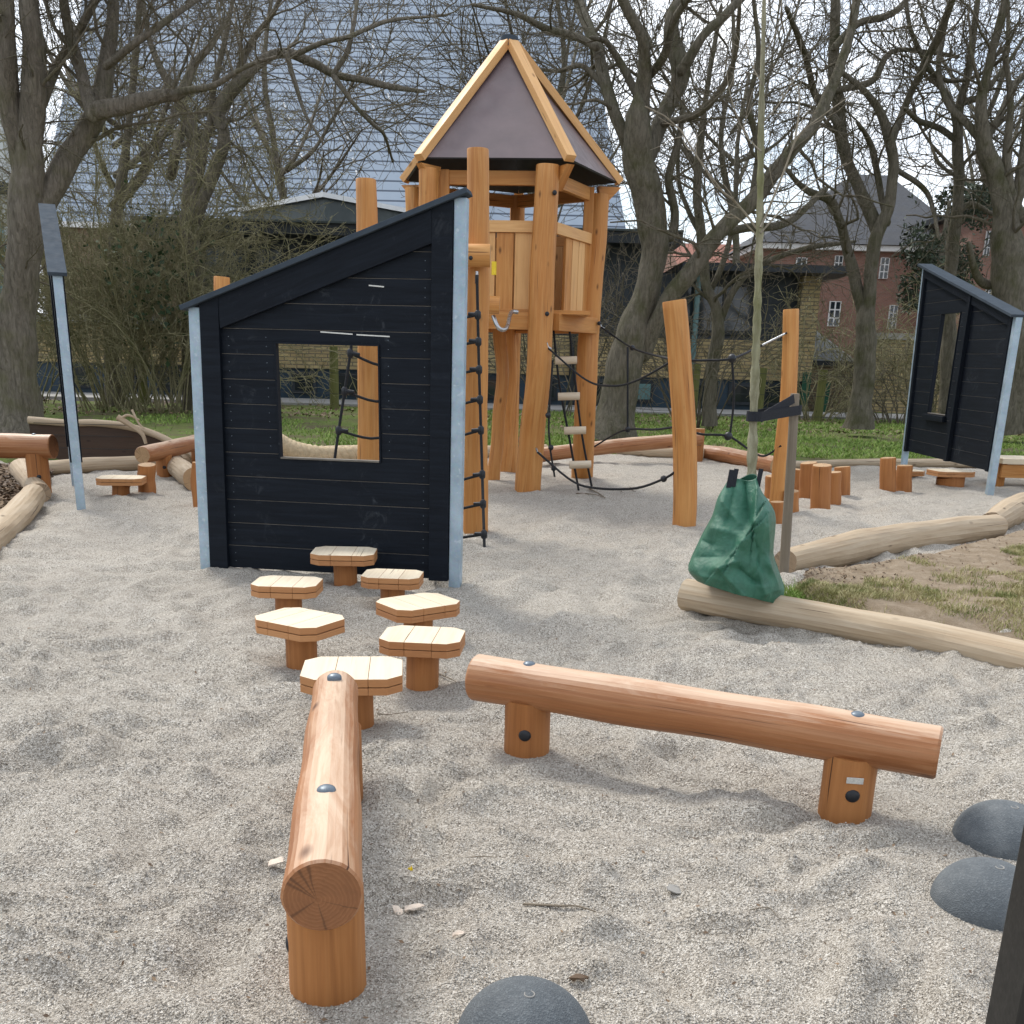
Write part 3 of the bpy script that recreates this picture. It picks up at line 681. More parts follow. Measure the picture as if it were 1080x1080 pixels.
logthing([a_, lerp(a_, b_, .5)+Vector((0, 0, .02)), b_], [SZ(7.5, q)]*3, 'orange balance log lying low across the back between tower and tall crooked post', 'balance_log', 'balance log', W_BEAM, E_PALE, 53, .03)
mb = MB(); p = G(735, 486); mb.tube([(p.x, p.y, -.1), (p.x, p.y, AT(735, 452, p.y).z)], SZ(6, p), W_STUMP, 16, E_PALE); tag(mb.build('log_post'), 'short post holding the right end of the low orange log behind the tower', 'post')

# ================================================================== STUMPS AND POLES
def pole(base, top, wb, wt, label, name='log_post', cat='post', bend=None, mat=W_TOWER, cap=E_PALE, seed=0, rough=.04, group=None, parent=None, amp=.02):
    if bend: pts = spline([Vector((base.x, base.y, -.2)), *bend, top], 30)
    else: pts = wig((base.x, base.y, -.2), top, 26, amp, seed)
    mb = MB(); d = (pts[-1]-pts[-2]).normalized(); pts = pts[:-1]+[pts[-1]-d*.01, pts[-1]]
    rad = interp([wb, (wb+wt)/2, wt], len(pts)-1)+[wt*.95]
    mb.tube(pts, rad, mat, 24, cap, rough, seed)
    o = mb.build(name, parent)
    if parent is None: tag(o, label, cat, group)
    return o
SG = 'upright stump steps at the right'
for (cxx, ty, by, w), lab in zip([(328, 290, 365, 50), (340, 367, 440, 45), (382, 335, 415, 46), (403, 270, 338, 32), (434, 250, 360, 52), (470, 257, 395, 58), (511, 278, 378, 42), (535, 262, 358, 48), (672, 235, 348, 47), (722, 258, 342, 48)],
        ['upright stump right behind the top of the green bag', 'low stump between the green bag and the grey stake', 'low stump just right of the grey stake', 'thin stump behind the stake, mostly hidden', 'tall stump at the left back of the stump cluster', 'broadest leaning stump at the front of the stump cluster', 'thin stump squeezed between two thicker ones at the right of the cluster', 'rear right stump of the cluster beside the thin one', 'taller one of the two stumps standing alone left of the far black panel', 'shorter one of the two stumps standing alone left of the far black panel']):
    px_ = 700+cxx/2.842; p = G(px_, 400+(by-w*.12)/2.842); t_ = AT(px_+(1.5 if w == 58 else .4), 400+ty/2.842, p.y)
    r_ = SZ(w/2/2.842, p); pole(p, t_, r_, r_*.95, lab, 'stump', 'stump', mat=W_STUMP, cap=E_PALE, seed=int(cxx), group=SG, amp=.01)
p = G(155, 521); pole(p, AT(155, 490, p.y), SZ(9, p), SZ(9, p), 'short upright stump beside the small stool at the left', 'stump', 'stump', mat=W_STUMP, seed=77)
p = G(213, 535); pole(p, AT(211, 488, p.y), SZ(8, p), SZ(8, p), 'reddish stump half hidden by the left edge of the large black panel', 'stump', 'stump', mat=W_STUMP, seed=78)
b = G(127, 524); stool(AT(128, 503, b.y), b, SZ(46, b), R(8), 'small stool standing alone at the left behind the grey edge on post', None, pr=SZ(9, b))
b = G(1002, 512); stool(AT(1003, 496, b.y), b, SZ(42, b), R(10), 'low stool in front of the far right black panel', None, pr=SZ(14, b))
b = G(957, 504); stool(AT(960, 496, b.y), b, SZ(26, b), R(10), 'small low stool half hidden behind the two lone stumps', None, pr=SZ(7, b))
b = G(1075, 512)
t = thing('bench', 'pale topped wooden bench at the right border beyond the far black panel', 'bench', (b.x, b.y, 0))
a1 = AT(1046, 484, b.y); z_ = a1.z; wd = SZ(120, b)
for k_ in range(3):
    mb = MB(); mb.box((a1.x+wd/2, b.y-.25+k_*.21, z_), (wd/2, 0, 0), (0, .10, 0), (0, 0, .035), W_TOP, 0); mb.build('seat_plank', t, .004)
mb = MB(); mb.box((a1.x+wd/2, b.y-.28, z_-.14), (wd/2-.03, 0, 0), (0, .025, 0), (0, 0, .09), W_TOWER, 0); mb.build('apron', t, .004)
for fx_ in (.06, .9):
    mb = MB(); mb.box((a1.x+wd*fx_, b.y-.02, z_/2-.03), (.05, 0, 0), (0, .17, 0), (0, 0, z_/2), W_TOWER, 2); mb.build('leg', t, .004)

def bendpts(lst, Y): return [AT(x, y, Y) for x, y in lst]
p = G(722, 558); pole(p, AT(711, 317, p.y), SZ(12.5, p), SZ(12, p), 'tall crooked orange post standing alone left of the green bag', bend=bendpts([(723, 500), (719, 407)], p.y), seed=61)
POLE_A = p
p = G(820, 542); pole(p, AT(834.5, 326, p.y), SZ(9.5, p), SZ(7.5, p), 'slender tall orange post behind the grey stake', bend=bendpts([(823, 500), (832, 408)], p.y), seed=62); POLE_B = p

# ================================================================== NET FRAME (front posts, crossbar, rungs) and its rope net
p1_ = G(502, 559); p2_ = G(390, 557)
nf = thing('climbing_gantry', 'pair of tall orange logs with a cross bar close behind the large black panel', 'climbing gantry', ((p1_.x+p2_.x)/2, p1_.y, 0))
pole(p1_, AT(504, 157, p1_.y), SZ(13, p1_), SZ(10.5, p1_), '', 'upright_log', parent=nf, bend=bendpts([(502, 440), (504, 300)], p1_.y), seed=71)
pole(p2_, AT(386, 189, p2_.y), SZ(13, p2_), SZ(10, p2_), '', 'upright_log', parent=nf, bend=bendpts([(390, 440), (388, 300)], p2_.y), seed=72)
Yc = p1_.y-.22; a_ = AT(372, 266, Yc); b_ = AT(517, 273, Yc); b_.z = a_.z
mb = MB(); mb.tube(wig(a_, b_, 12, .008), SZ(11.5, b_), W_TOWER, 24, E_PALE, .03, 4); cb = mb.build('cross_bar', nf)
mb = MB(); mb.dome(AT(497, 273, Yc)+Vector((0, -SZ(11, b_), 0)), .018, .01, PLAST, (0, -1, 0), 14, 4, .01); mb.build('bolt', cb)
for i, yy in enumerate((303, 343, 368, 407, 444, 480, 517)):
    a1 = AT(450, yy, p1_.y+.05); b1 = AT(500, yy+1, p1_.y+.05); mb = MB(); mb.tube([a1, b1], .018, STEEL, 10, STEEL); mb.build('rung', nf)
net = thing('climbing_net', 'black rope climbing net hanging from the cross bar behind the large black panel', 'climbing net', (p1_.x, Yc, 0))
er = spline([AT(503, 290, Yc), AT(505, 380, Yc-.07), AT(508, 480, Yc-.22), AT(511, 580, G(511,580).y)], 20)
el = spline([AT(379, 275, Yc), AT(371, 361, Yc-.07), AT(353, 484, Yc-.22), AT(346, 560, Yc-.4)], 20)
for e in (er, el):
    mb = MB(); mb.tube(e, .013, ROPE, 8, ROPE); mb.build('edge_rope', net)
mid = [lerp(er[i], el[i], .52)+Vector((0, .03, 0)) for i in range(20)]
mb = MB(); mb.tube(mid, .012, ROPE, 8, ROPE); mb.build('edge_rope', net)
for i in range(8):
    f = .17+.115*i if i < 7 else .985
    pt = lambda e: e[min(19, int(f*19))]
    a1, m1, b1 = pt(er), pt(mid), pt(el)
    mb = MB(); mb.tube(spline([a1, lerp(a1, m1, .5)-Vector((0, 0, .07)), m1, lerp(m1, b1, .5)-Vector((0, 0, .07)), b1], 18), .012, ROPE, 8, ROPE); rp = mb.build('cross_rope', net)
    for q in (a1, m1, b1):
        mb = MB(); mb.tube([q-Vector((0, 0, .04)), q-Vector((0, 0, .025)), q+Vector((0, 0, .025)), q+Vector((0, 0, .04))], [.014, .028, .028, .014], PLAST, 10, PLAST)
        mb.tube([q, q+(m1-a1).normalized()*(.085 if q is a1 else -.085)], [.024, .014], PLAST, 8, PLAST); mb.build('connector', rp)
mb = MB(); mb.tube([er[0]+Vector((0, 0, .03)), er[0]], .012, STEEL, 8, STEEL); mb.tube([er[0], er[0]-Vector((0, 0, .07))], .016, PLAST, 8, PLAST); mb.build('shackle', net)

# thick hemp rope seen through the window
ha, hb = AT(286, 460, 10.6), AT(424, 462, 10.8)
hp = spline([ha, AT(310, 474, 10.6), AT(345, 480, 10.6), AT(385, 477, 10.7), hb], 90); mb = MB()
for s_ in range(3):
    pts = []
    for i, q in enumerate(hp):
        th = i*.55+s_*2*PI/3; pts.append(q+Vector((0, math.cos(th), math.sin(th)))*.044)
    mb.tube(pts, .050, HEMP, 8, HEMP)
tag(mb.build('hemp_rope'), 'thick twisted pale rope hanging in a bow, seen through the window of the black panel', 'rope')
for px_, t_, b_y, w, lab in ((332, 477, 497, 24, 'low stump seen at the bottom left of the panel window'), (414, 470, 500, 16, 'stump seen at the bottom right of the panel window')):
    p = G(px_, b_y); pole(p, AT(px_, t_+22-22, p.y), SZ(w/2, p), SZ(w/2, p), lab, 'stump', 'stump', mat=W_STUMP, seed=px_)
p = G(240, 545); pole(p, AT(234, 292, p.y), SZ(9, p), SZ(8, p), 'orange post whose tip alone shows above the low end of the black panel', seed=91)

# ================================================================== PLAY HOUSE PANELS
def panel(label, b0, b1, t0, t1, win, nb, over=.05, thick=.07, sw=.085, trimL=.14, trimR=.13, trimT=.20, gap0=.05, face=-1, marks=(), post=True, midtrim=None, capm=FLASH, capw=.16, sill=False):
    """b0,b1 ground points of the two posts, t0,t1 tops (panel drawn in the plane of the posts)"""
    t = thing('play_house_panel', label, 'play panel', ((b0.x+b1.x)/2, (b0.y+b1.y)/2, 0))
    U = (b1-b0); U.z = 0; W = U.length; U.normalize(); Z = Vector((0, 0, 1)); N = Vector((U.y, -U.x, 0))*1.0   # N points to the viewer for left->right
    def P(u, z, n=0.0): return b0*1.0+U*u+Z*z+N*n - Z*b0.z
    # lean of each post
    l0 = (t0-b0).dot(U); l1 = (t1-b0).dot(U)-W; h0, h1 = t0.z, t1.z
    def edgeL(z): return l0*z/h0
    def edgeR(z): return W+l1*z/h1
    def topz(u): return h0+(h1-h0)*(u-l0)/(W+l1-l0)
    for (bb, tt_) in ((P(0, 0), P(l0, h0)), (P(W, 0), P(W+l1, h1))):
        mb = MB(); ins = Vector((0, 0, -.012)); mb.bar(Vector(bb)-Z*.2, Vector(tt_)+ins, sw, sw, GALV, U); mb.build('steel_post', t, .006)
    tk = thick/2; iL = sw/2+.003
    # boards, clipped by the slope
    mb = MB(); back = MB(); zb = gap0; zt = max(h0, h1); bh = (zt-zb)/nb; wu0, wu1, wz0, wz1 = win
    def slab(mb, u0f, u1f, z0, z1, n0, n1, m):
        # polygon with sloped top, extruded
        segs = [(u0f(z0), z0), (u1f(z0), z0)]
        # top
        tr = min(z1, topz(u1f(z1))-.01); tl = min(z1, topz(u0f(z1))-.01)
        if tr <= z0+.004 and tl <= z0+.004: return
        def at(z): # u where top line reaches z
            return l0+(z-h0+.01)/(h1-h0)*(W+l1-l0)
        poly = [(u0f(z0), z0), (u1f(z0), z0)]
        if h1 > h0:
            if tl < z0: poly[0] = (max(u0f(z0), at(z0)), z0)
            poly.append((u1f(tr), tr))
            if tr >= z1-1e-6 and tl < z1: poly.append((at(z1), z1))
            if tl > z0: poly.append((u0f(tl), tl))
        else:
            if tr < z0: poly[1] = (min(u1f(z0), at(z0)), z0)
            if tr > z0: poly.append((u1f(tr), tr))
            if tl >= z1-1e-6 and tr < z1: poly.append((at(z1), z1))
            poly.append((u0f(tl), tl))
        k0 = len(mb.v); n_ = len(poly); off = random.random()*6
        for nn in (n1, n0):
            for u, z in poly: mb.v.append(tuple(P(u, z, nn)))
        mb.face(list(range(k0, k0+n_)), [(z+off, u+off) for u, z in poly], m)
        mb.face(list(range(k0+2*n_-1, k0+n_-1, -1)), [(z+off, u+off) for u, z in reversed(poly)], m)
        for j in range(n_):
            j2 = (j+1) % n_; mb.face([k0+n_+j, k0+n_+j2, k0+j2, k0+j], [(0, 0), (0, .3), (.03, .3), (.03, 0)], m)
    eL = lambda z: edgeL(z)+iL
    eR = lambda z: edgeR(z)-iL
    for i in range(nb):
        z0 = zb+i*bh+.0022; z1 = zb+(i+1)*bh-.0022
        parts = [(z0, z1, [(eL, eR)])]
        if wz1 > z0 and wz0 < z1:
            parts = []
            a, b = max(z0, wz0), min(z1, wz1)
            if a-z0 > .004: parts.append((z0, a, [(eL, eR)]))
            parts.append((a, b, [(eL, lambda z: wu0), (lambda z: wu1, eR)]))
            if z1-b > .004: parts.append((b, z1, [(eL, eR)]))
        for a, b, spans in parts:
            for f0, f1 in spans: slab(mb, f0, f1, a, b, -tk*.5, tk*.5, BLACK)
    boards = mb.build('board_wall', t, .002)
    mb = MB()
    for i in range(1, nb):
        z = zb+i*bh
        spans = [(eL(z), eR(z))] if not (wz0 < z < wz1) else [(eL(z), wu0-.01), (wu1+.01, eR(z))]
        for a, b in spans:
            lim = l0+(z-h0+.04)/(h1-h0)*(W+l1-l0)
            if h1 > h0: a = max(a, lim)
            else: b = min(b, lim)
            if b-a > .08: mb.box(P((a+b)/2, z, 0), U*(b-a)/2, N*(tk*.5-.0045), Z*.0024, GAPW, 0)
    for i in range(nb):
        z = zb+(i+.5)*bh
        for u in (eL(z)+trimL+.05, eR(z)-trimR-.05, wu0-.06, wu1+.06):
            if z > topz(u)-trimT-.05 or (u in (wu0-.06, wu1+.06) and not (wz0 < z < wz1)): continue
            for dz in (-.03, .03): mb.dome(P(u, z+dz, tk*.5), .0032, .0012, CAPG, N, 8, 2)
    mb.build('board_edges', boards)
    # trims on both faces
    for sg in (1, -1):
        n0, n1 = (tk*.5+.001, tk*.5+.040) if sg > 0 else (-tk*.5-.040, -tk*.5-.001)
        mb = MB(); slab(mb, eL, lambda z: eL(z)+trimL, zb-.005, zt, n0, n1, BLACK); mb.build('trim_board', t, .003)
        mb = MB(); slab(mb, lambda z: eR(z)-trimR, eR, zb-.005, zt, n0, n1, BLACK); mb.build('trim_board', t, .003)
        a0, a1 = eL(h0)+trimL+.002, eR(h1)-trimR-.002
        pts = [P(a0, topz(a0)-.012, n1), P(a1, topz(a1)-.012, n1), P(a1, topz(a1)-trimT, n1), P(a0, topz(a0)-trimT, n1)]
        mb = MB(); pb = [p-N*(n1-n0) for p in pts]
        uv = [(0, 0), (0, W), (trimT, W), (trimT, 0)]
        mb.quad(pts[::-1], BLACK, uv[::-1]); mb.quad(pb, BLACK, uv)
        for j in range(4): j2 = (j+1) % 4; mb.quad([pts[j], pts[j2], pb[j2], pb[j]], BLACK, [(0, 0), (0, 1), (.03, 1), (.03, 0)])
        mb.build('trim_board', t, .003)
    if midtrim:
        mb = MB(); slab(mb, lambda z: midtrim[0], lambda z: midtrim[1], zb, zt, tk*.5+.001, tk*.5+.06, BLACK); mb.build('fin_board', t, .003)
    # window reveal
    if win[1] > win[0]:
        mb = MB(); e = .006
        mb.box(P(wu0+e, (wz0+wz1)/2), U*e, N*(tk*.5+.012), Z*((wz1-wz0)/2-.001), BLACK, 2); mb.box(P(wu1-e, (wz0+wz1)/2), U*e, N*(tk*.5+.012), Z*((wz1-wz0)/2-.001), BLACK, 2)
        mb.box(P((wu0+wu1)/2, wz0+e), U*((wu1-wu0)/2-.013), N*(tk*.5+.012), Z*e, GAPW if not sill else GAPW, 0); mb.box(P((wu0+wu1)/2, wz1-e), U*((wu1-wu0)/2-.013), N*(tk*.5+.012), Z*e, BLACK, 0)
        mb.build('window_frame', t, .001)
        if sill:
            mb = MB(); mb.box(P((wu0+wu1)/2-.01, wz0-.05, tk*.5+.03), U*((wu1-wu0)/2+.04), N*.028, Z*.04, BLACK, 0); mb.build('window_sill', t, .003)
    # cap
    a = P(l0, h0)-U*over*1.6; a.z = topz(l0-over*1.6)+.008; b = P(W+l1, h1)+U*over; b.z = topz(W+l1+over)+.008
    mb = MB(); mb.bar(a, b, capw, .034, capm, (0, 0, 1)); mb.build('roof_cap', t, .003)
    for (px0, py0, px1, py1) in marks:
        q0 = ONPL(px0, py0, b0+N*(tk*.5+.001), N); q1 = ONPL(px1, py1, b0+N*(tk*.5+.001), N); mb = MB(); mb.bar(q0, q1, .004, .008, CHALK); mb.build('scratch', boards)
    return t
b0, b1 = G(219, 602), G(480, 617)
U_ = (b1-b0).normalized(); N_ = Vector((U_.y, -U_.x, 0))
t0, t1 = ONPL(207, 322, b0, N_), ONPL(487, 207, b0, N_)
def uz(px, py): p = ONPL(px, py, b0, N_); return (p-b0).dot(U_), p.z
w00 = uz(293, 483); w11 = uz(402, 363); w10 = uz(402, 488); w01 = uz(293, 361)
panel('large black stained playhouse facade with sloping top and square window, behind the ring of stools', b0, b1, t0, t1,
      ((w00[0]+w01[0])/2, (w11[0]+w10[0])/2, (w00[1]+w10[1])/2, (w01[1]+w11[1])/2), 15, gap0=uz(350, 604)[1], trimL=.14, trimR=.14, trimT=.22, capw=.19,
      marks=((389, 301, 405, 302.5), (338, 350, 372, 352.5), (376, 353, 411, 355)))
# left one, seen on edge
b0l = G(86, 539); dl = Vector((b0l.x, b0l.y, 0)).normalized(); dl = Vector((dl.x-.018, dl.y, 0)).normalized()
b1l = b0l+dl*2.0; t0l = Vector((b0l.x, b0l.y, AT(63, 287, b0l.y).z)); t1l = Vector((b1l.x, b1l.y, AT(58, 219, b1l.y).z))
panel('black playhouse facade seen edge on at the left, with grey steel post towards the viewer', b0l, b1l, t0l, t1l, (.7, 1.3, 1.0, 1.9), 15, gap0=.48, capw=.17)
# right one
b0r, b1r = G(953, 497), G(1043, 524)
Ur = (b1r-b0r).normalized(); Nr = Vector((Ur.y, -Ur.x, 0)); t0r, t1r = ONPL(977, 281, b0r, Nr), ONPL(1074, 333, b0r, Nr)
def uzr(px, py): p = ONPL(px, py, b0r, Nr); return (p-b0r).dot(Ur), p.z
wa = uzr(984, 438); wb = uzr(1001, 330); wc = uzr(1010, 333)
fa = uzr(1010, 420); fb = uzr(1018, 420)
panel('black playhouse facade with tall narrow window at the far right, leaning on grey steel posts', b0r, b1r, t0r, t1r, (uzr(987, 385)[0], uzr(1007, 385)[0], wa[1]+.02, wb[1]), 15, gap0=uzr(1000, 490)[1]+.05,
      trimL=.08, trimR=.08, trimT=.14, midtrim=(fa[0]+.01, fa[0]+.10), capw=.22, sill=True)

# ================================================================== PLAY TOWER (pentagon)
TY = 13.75; tc_ = AT(534, 200, TY); tcx = tc_.x; phi = R(6)
def V5(k, rad, z):
    a = phi + (-36+72*k)*PI/180   # k=0 -> A (front left), 1 -> B (front right), 2 -> C right, 3 -> back, 4 -> F left
    # direction of front normal (-sin phi, -cos phi); angle measured towards +x
    ang = (-36+72*k)*PI/180
    nx, ny = -math.sin(phi), -math.cos(phi); tx, ty = math.cos(phi), -math.sin(phi)
    return Vector((tcx+rad*(nx*math.cos(ang)+tx*math.sin(ang)), TY+rad*(ny*math.cos(ang)+ty*math.sin(ang)), z))
tw = thing('play_tower', 'wooden play tower with five sided pointed roof on crooked orange logs', 'play tower', (tcx, TY, 0))
RP, RE = 1.29, 1.41
zE = AT(508, 166, TY-.8*RE).z; zA_ = AT(540, 45, TY).z
zPl = AT(520, 333, TY-1.0).z; zRail = AT(540, 238, TY-1.0).z; zRing = AT(508, 182, TY-1.0).z
apex = Vector((tcx, TY, zA_))
for k in range(5):
    a, b = V5(k, RE, zE), V5(k+1, RE, zE); n_ = (b-a).cross(apex-a).normalized()
    if n_.z < 0: n_ = -n_
    mb = MB(); ts = .022; tip = apex-Vector((0, 0, .04))
    mb.quad([a, b, tip], ROOFP); mb.quad([a-n_*ts, tip-n_*ts, b-n_*ts], DARKP); mb.quad([a, a-n_*ts, b-n_*ts, b], DARKP); mb.build('roof_panel', tw)
for k in range(5):
    c_ = V5(k, RE+.03, zE-.02); d = (apex-c_); mb = MB(); o_ = Vector((0, 0, .012)); rad_ = Vector((c_.x-tcx, c_.y-TY, 0)).normalized()
    mb.bar(c_+o_, apex+rad_*.07+o_*1.0-Vector((0, 0, .03)), .125, .085, W_RAFTER, (0, 0, 1), None, None); mb.build('rafter', tw, .004)
    # bracket below each rafter
    mb = MB(); q0 = V5(k, RE+.04, zE-.065); q1 = V5(k, RP-.14, zE-.07); q2 = V5(k, RP-.08, zE-.31); sx = Vector((-(q0.y-TY), q0.x-tcx, 0)).normalized()*.05
    mb.quad([q0+sx, q1+sx, q2+sx], W_TOWER, [(0, 0), (0, .2), (.15, .2)]); mb.quad([q0-sx, q2-sx, q1-sx], W_TOWER, [(0, 0), (.15, .2), (0, .2)])
    for aa, bb in ((q0, q1), (q1, q2), (q2, q0)): mb.quad([aa+sx, aa-sx, bb-sx, bb+sx], W_TOWER, [(0, 0), (.07, 0), (.07, .2), (0, .2)])
    mb.build('bracket', tw)
mb = MB(); mb.tube([apex-Vector((0, 0, .05)), apex+Vector((0, 0, .06))], [.12, .10], FLASH, 10, FLASH); mb.build('roof_finial', tw)
# posts
PB = {0: (G(440, 530), [(443, 178)], 10.5), 1: (G(556, 519), [(577.5, 173)], 13), 2: (G(614, 501), [(632.5, 204)], 10.5)}
for k in range(5):
    if k == 1:
        b = G(556, 518); Yp = V5(1, RP, 0).y; top = AT(578, 174, Yp); pts = [AT(560, 470, lerp(b, top, .2).y), AT(568, 390, Yp), AT(572, 290, Yp)]
        pole(b, top, SZ(14, b), SZ(12.5, top), '', 'log_post', parent=tw, bend=pts, seed=101)
    elif k == 2:
        b = G(614, 502); Yp = V5(2, RP, 0).y; top = AT(633, 205, Yp); pts = [AT(617, 440, Yp-.1), AT(621, 350, Yp), AT(629, 260, Yp)]
        pole(b, top, SZ(11, b), SZ(10, top), '', 'log_post', parent=tw, bend=pts, seed=102)
    else:
        b = V5(k, RP, 0); top = V5(k, RP, zE-.10); pole(b, top, .105 if k == 3 else .125, .10 if k == 3 else .115, '', 'log_post', parent=tw, seed=103+k)
# inner square posts, ring beams
for k in range(5):
    q = V5(k, RP-.24, 0); mb = MB(); mb.box((q.x, q.y, (zPl+zRing)/2), (.06, 0, 0), (0, .06, 0), (0, 0, (zRing-zPl)/2+.05), W_TOWER, 2); mb.build('square_post', tw, .004)
for k in range(5):
    for z_, w_, h_, nm, rr in ((zRing-.03, .07, .15, 'ring_beam', RP-.24), (zPl-.05, .08, .19, 'platform_beam', RP-.07)):
        a, b = V5(k, rr, z_), V5(k+1, rr, z_); d = (b-a).normalized(); mb = MB(); mb.bar(a+d*.063, b-d*.063, w_, h_, W_TOWER); mb.build(nm, tw, .004)
mb = MB(); nP = 12
for i in range(nP):
    y0 = TY-RP*.75+i*(RP*1.6)/nP; hw = RP*.8 if y0 < TY+.3 else RP*.8*(1-(y0-TY-.3)/(RP*.9)); mb.box((tcx, y0+.08, zPl+.06), (max(hw, .1), 0, 0), (0, .082, 0), (0, 0, .022), W_TOWER, 0)
mb.build('platform_deck', tw, .003)
for k in range(5):
    ra = RP-.18; a, b = V5(k, ra, zRail), V5(k+1, ra, zRail); d = (b-a).normalized(); Ln = (b-a).length
    mb = MB(); mb.bar(a+d*.08, b-d*.08, .06, .125, W_RAFTER if k in (0, 1) else W_TOWER); mb.build('rail', tw, .004)
    nsl = 6
    for i in range(nsl):
        if k == 1 and i in (0, 1): continue
        if k == 0 and i == 0: continue
        f = (i+.5)/nsl; q = a+(b-a)*f; w_ = Ln/nsl*.455; zb_ = zPl+.04; zt_ = zRail-.065
        inw = Vector((tcx-q.x, TY-q.y, 0)).normalized()*.018
        mb = MB(); mb.box(Vector((q.x, q.y, (zb_+zt_)/2))+inw, d*w_, inw.normalized()*.018, Vector((0, 0, (zt_-zb_)/2)), W_RAFTER if (i+k) % 3 else W_TOWER, 2); mb.build('slat', tw, .003)
# bolts on the near posts
for px_, py_ in ((585, 203), (577, 331), (632, 341)):
    q = AT(px_, py_, V5(1, RP, 0).y-.14 if px_ < 600 else V5(2, RP, 0).y-.14); mb = MB(); mb.dome(q, .026, .016, PLAST, (0, -1, 0), 12, 4, .03); mb.build('bolt', tw)
# short log landing, steel grip and yellow peg at the entrance
a1 = AT(470, 318, TY-1.6); b1_ = AT(527, 322, TY-1.6); mb = MB(); mb.tube([a1, b1_], SZ(9, b1_), W_TOWER, 18, E_PALE, .02); mb.build('landing_log', tw)
gp = spline([AT(520, 333, TY-1.56), AT(526, 346, TY-1.6), AT(534, 346, TY-1.5), AT(539, 330, TY-1.25), AT(546, 329, TY-1.2)], 24); mb = MB(); mb.tube(gp, .024, STEEL, 10, STEEL); mb.build('grip', tw)
mb = MB(); q = AT(521, 283, TY-1.4); mb.tube([q-Vector((0, 0, .07)), q+Vector((0, 0, .07))], .028, YELLOW, 10, YELLOW); mb.build('peg', tw)
for (bx_, by_, tx_) in ((521, 506, 526), (532, 498, 538)):
    b = G(bx_, by_); pole(b, Vector((AT(tx_, 345, b.y).x, b.y, zPl-.05)), SZ(6.8, b), SZ(6.3, b), '', 'support_log', parent=tw, seed=bx_, amp=.06)

# rope ladder
Yl = TY-.62
rl = thing('rope_ladder', 'rope ladder with four pale wooden rungs hanging from the tower platform', 'rope ladder', (AT(600, 500, Yl).x, Yl, 0))
la = [AT(583, 341, Yl), AT(590, 405, Yl-.02), AT(601, 465, Yl), AT(611, 521, Yl)]; ra_ = [AT(600, 343, Yl), AT(607, 405, Yl-.02), AT(614, 460, Yl), AT(624, 513, Yl)]
for e in (la, ra_): mb = MB(); mb.tube(spline(e, 16), .014, ROPE, 8, ROPE); mb.build('side_rope', rl)
for (x_, y_) in ((597, 380), (600, 418), (606.5, 454), (612, 490)):
    a1, b1_ = AT(x_-11.5, y_+.3, Yl-.02), AT(x_+11.5, y_-.3, Yl-.02); mb = MB(); mb.tube([a1, b1_], SZ(4, a1), W_RUNG, 14, E_PALE, .02); mb.build('rung', rl)

# rope bridge between tower, crooked post and slender post
YA, YB, Y2, Y3 = POLE_A.y, POLE_B.y, V5(1, RP, 0).y-.1, V5(2, RP, 0).y-.1
rb = thing('rope_net', 'sagging black ropes strung between the tower and the tall crooked post', 'rope net', (POLE_A.x-.5, YA+.7, 0))
def rope(pix, parent, r=.0115, nm='rope', n_=24):
    mb = MB(); mb.tube(spline([AT(x, y, Y) for x, y, Y in pix], n_), r, ROPE, 8, ROPE); return mb.build(nm, parent)
def knot(x, y, Y, parent, s=.034):
    mb = MB(); q = AT(x, y, Y); mb.dome(q, s, s, PLAST, (0, 0, 1), 10, 4); mb.dome(q, s, s, PLAST, (0, 0, -1), 10, 4); mb.build('knot', parent)
rope([(634, 345, Y3), (667, 367, Y3-.7), (700, 377, YA+.7), (714, 378, YA)], rb); rope([(578, 367, Y2), (617, 400, Y2-.4), (643, 407, Y2-1.1), (670, 402, YA+.8), (714, 378, YA-.05)], rb)
rope([(567, 477, Y2), (603, 507, Y2-.6), (630, 515, Y2-1.1), (670, 515, YA+.7), (700, 505, YA+.1), (716, 495, YA-.05)], rb, .013)
rope([(662, 366, YA+1.6), (662, 405, YA+1.55), (662, 453, YA+1.6)], rb); rope([(627, 471, Y3-.1), (645, 460, Y3-.4), (662, 453, YA+1.6), (690, 453, YA+.6), (714, 450, YA)], rb)
rope([(583, 380, Y2), (579, 440, Y2-.1), (580, 470, Y2-.1), (585, 503, Y2-.1)], rb)
for x, y, Y in ((667, 367, Y3-.7), (662, 453, YA+1.6), (578, 438, Y2-.1), (581, 472, Y2-.1), (584, 494, Y2-.1), (700, 505, YA+.1)): knot(x, y, Y, rb)
for x, y, Y in ((578, 366, Y2), (567, 477, Y2), (634, 345, Y3)):
    mb = MB(); q = AT(x, y, Y); mb.tube([q+Vector((-.02, -.02, .05)), q, q+Vector((.04, -.02, -.02))], .012, STEEL, 8, STEEL); mb.build('eye_bolt', rb)
rc = thing('rope_net', 'black ropes with knots strung between the tall crooked post and the slender post', 'rope net', (lerp(POLE_A, POLE_B, .5).x, YA+.3, 0))
rope([(714, 380, YA), (745, 380, YA+.1), (772, 378, YA+.1), (800, 366, YB-.05), (830, 351, YB-.08)], rc); rope([(772, 378, YA+.1), (774, 420, YA+.1), (770, 459, YA+.1)], rc)
rope([(720, 452, YA), (740, 458, YA+.1), (768, 460, YA+.1), (790, 474, YA+.3), (806, 481, YB), (824, 470, YB-.08)], rc); knot(772, 378, YA+.1, rc, .042); knot(768, 460, YA+.1, rc, .042)
mb = MB(); mb.tube([AT(804, 364, YB-.07), AT(828, 352, YB-.09)], .011, STEEL, 8, STEEL); mb.build('sleeve', rc)
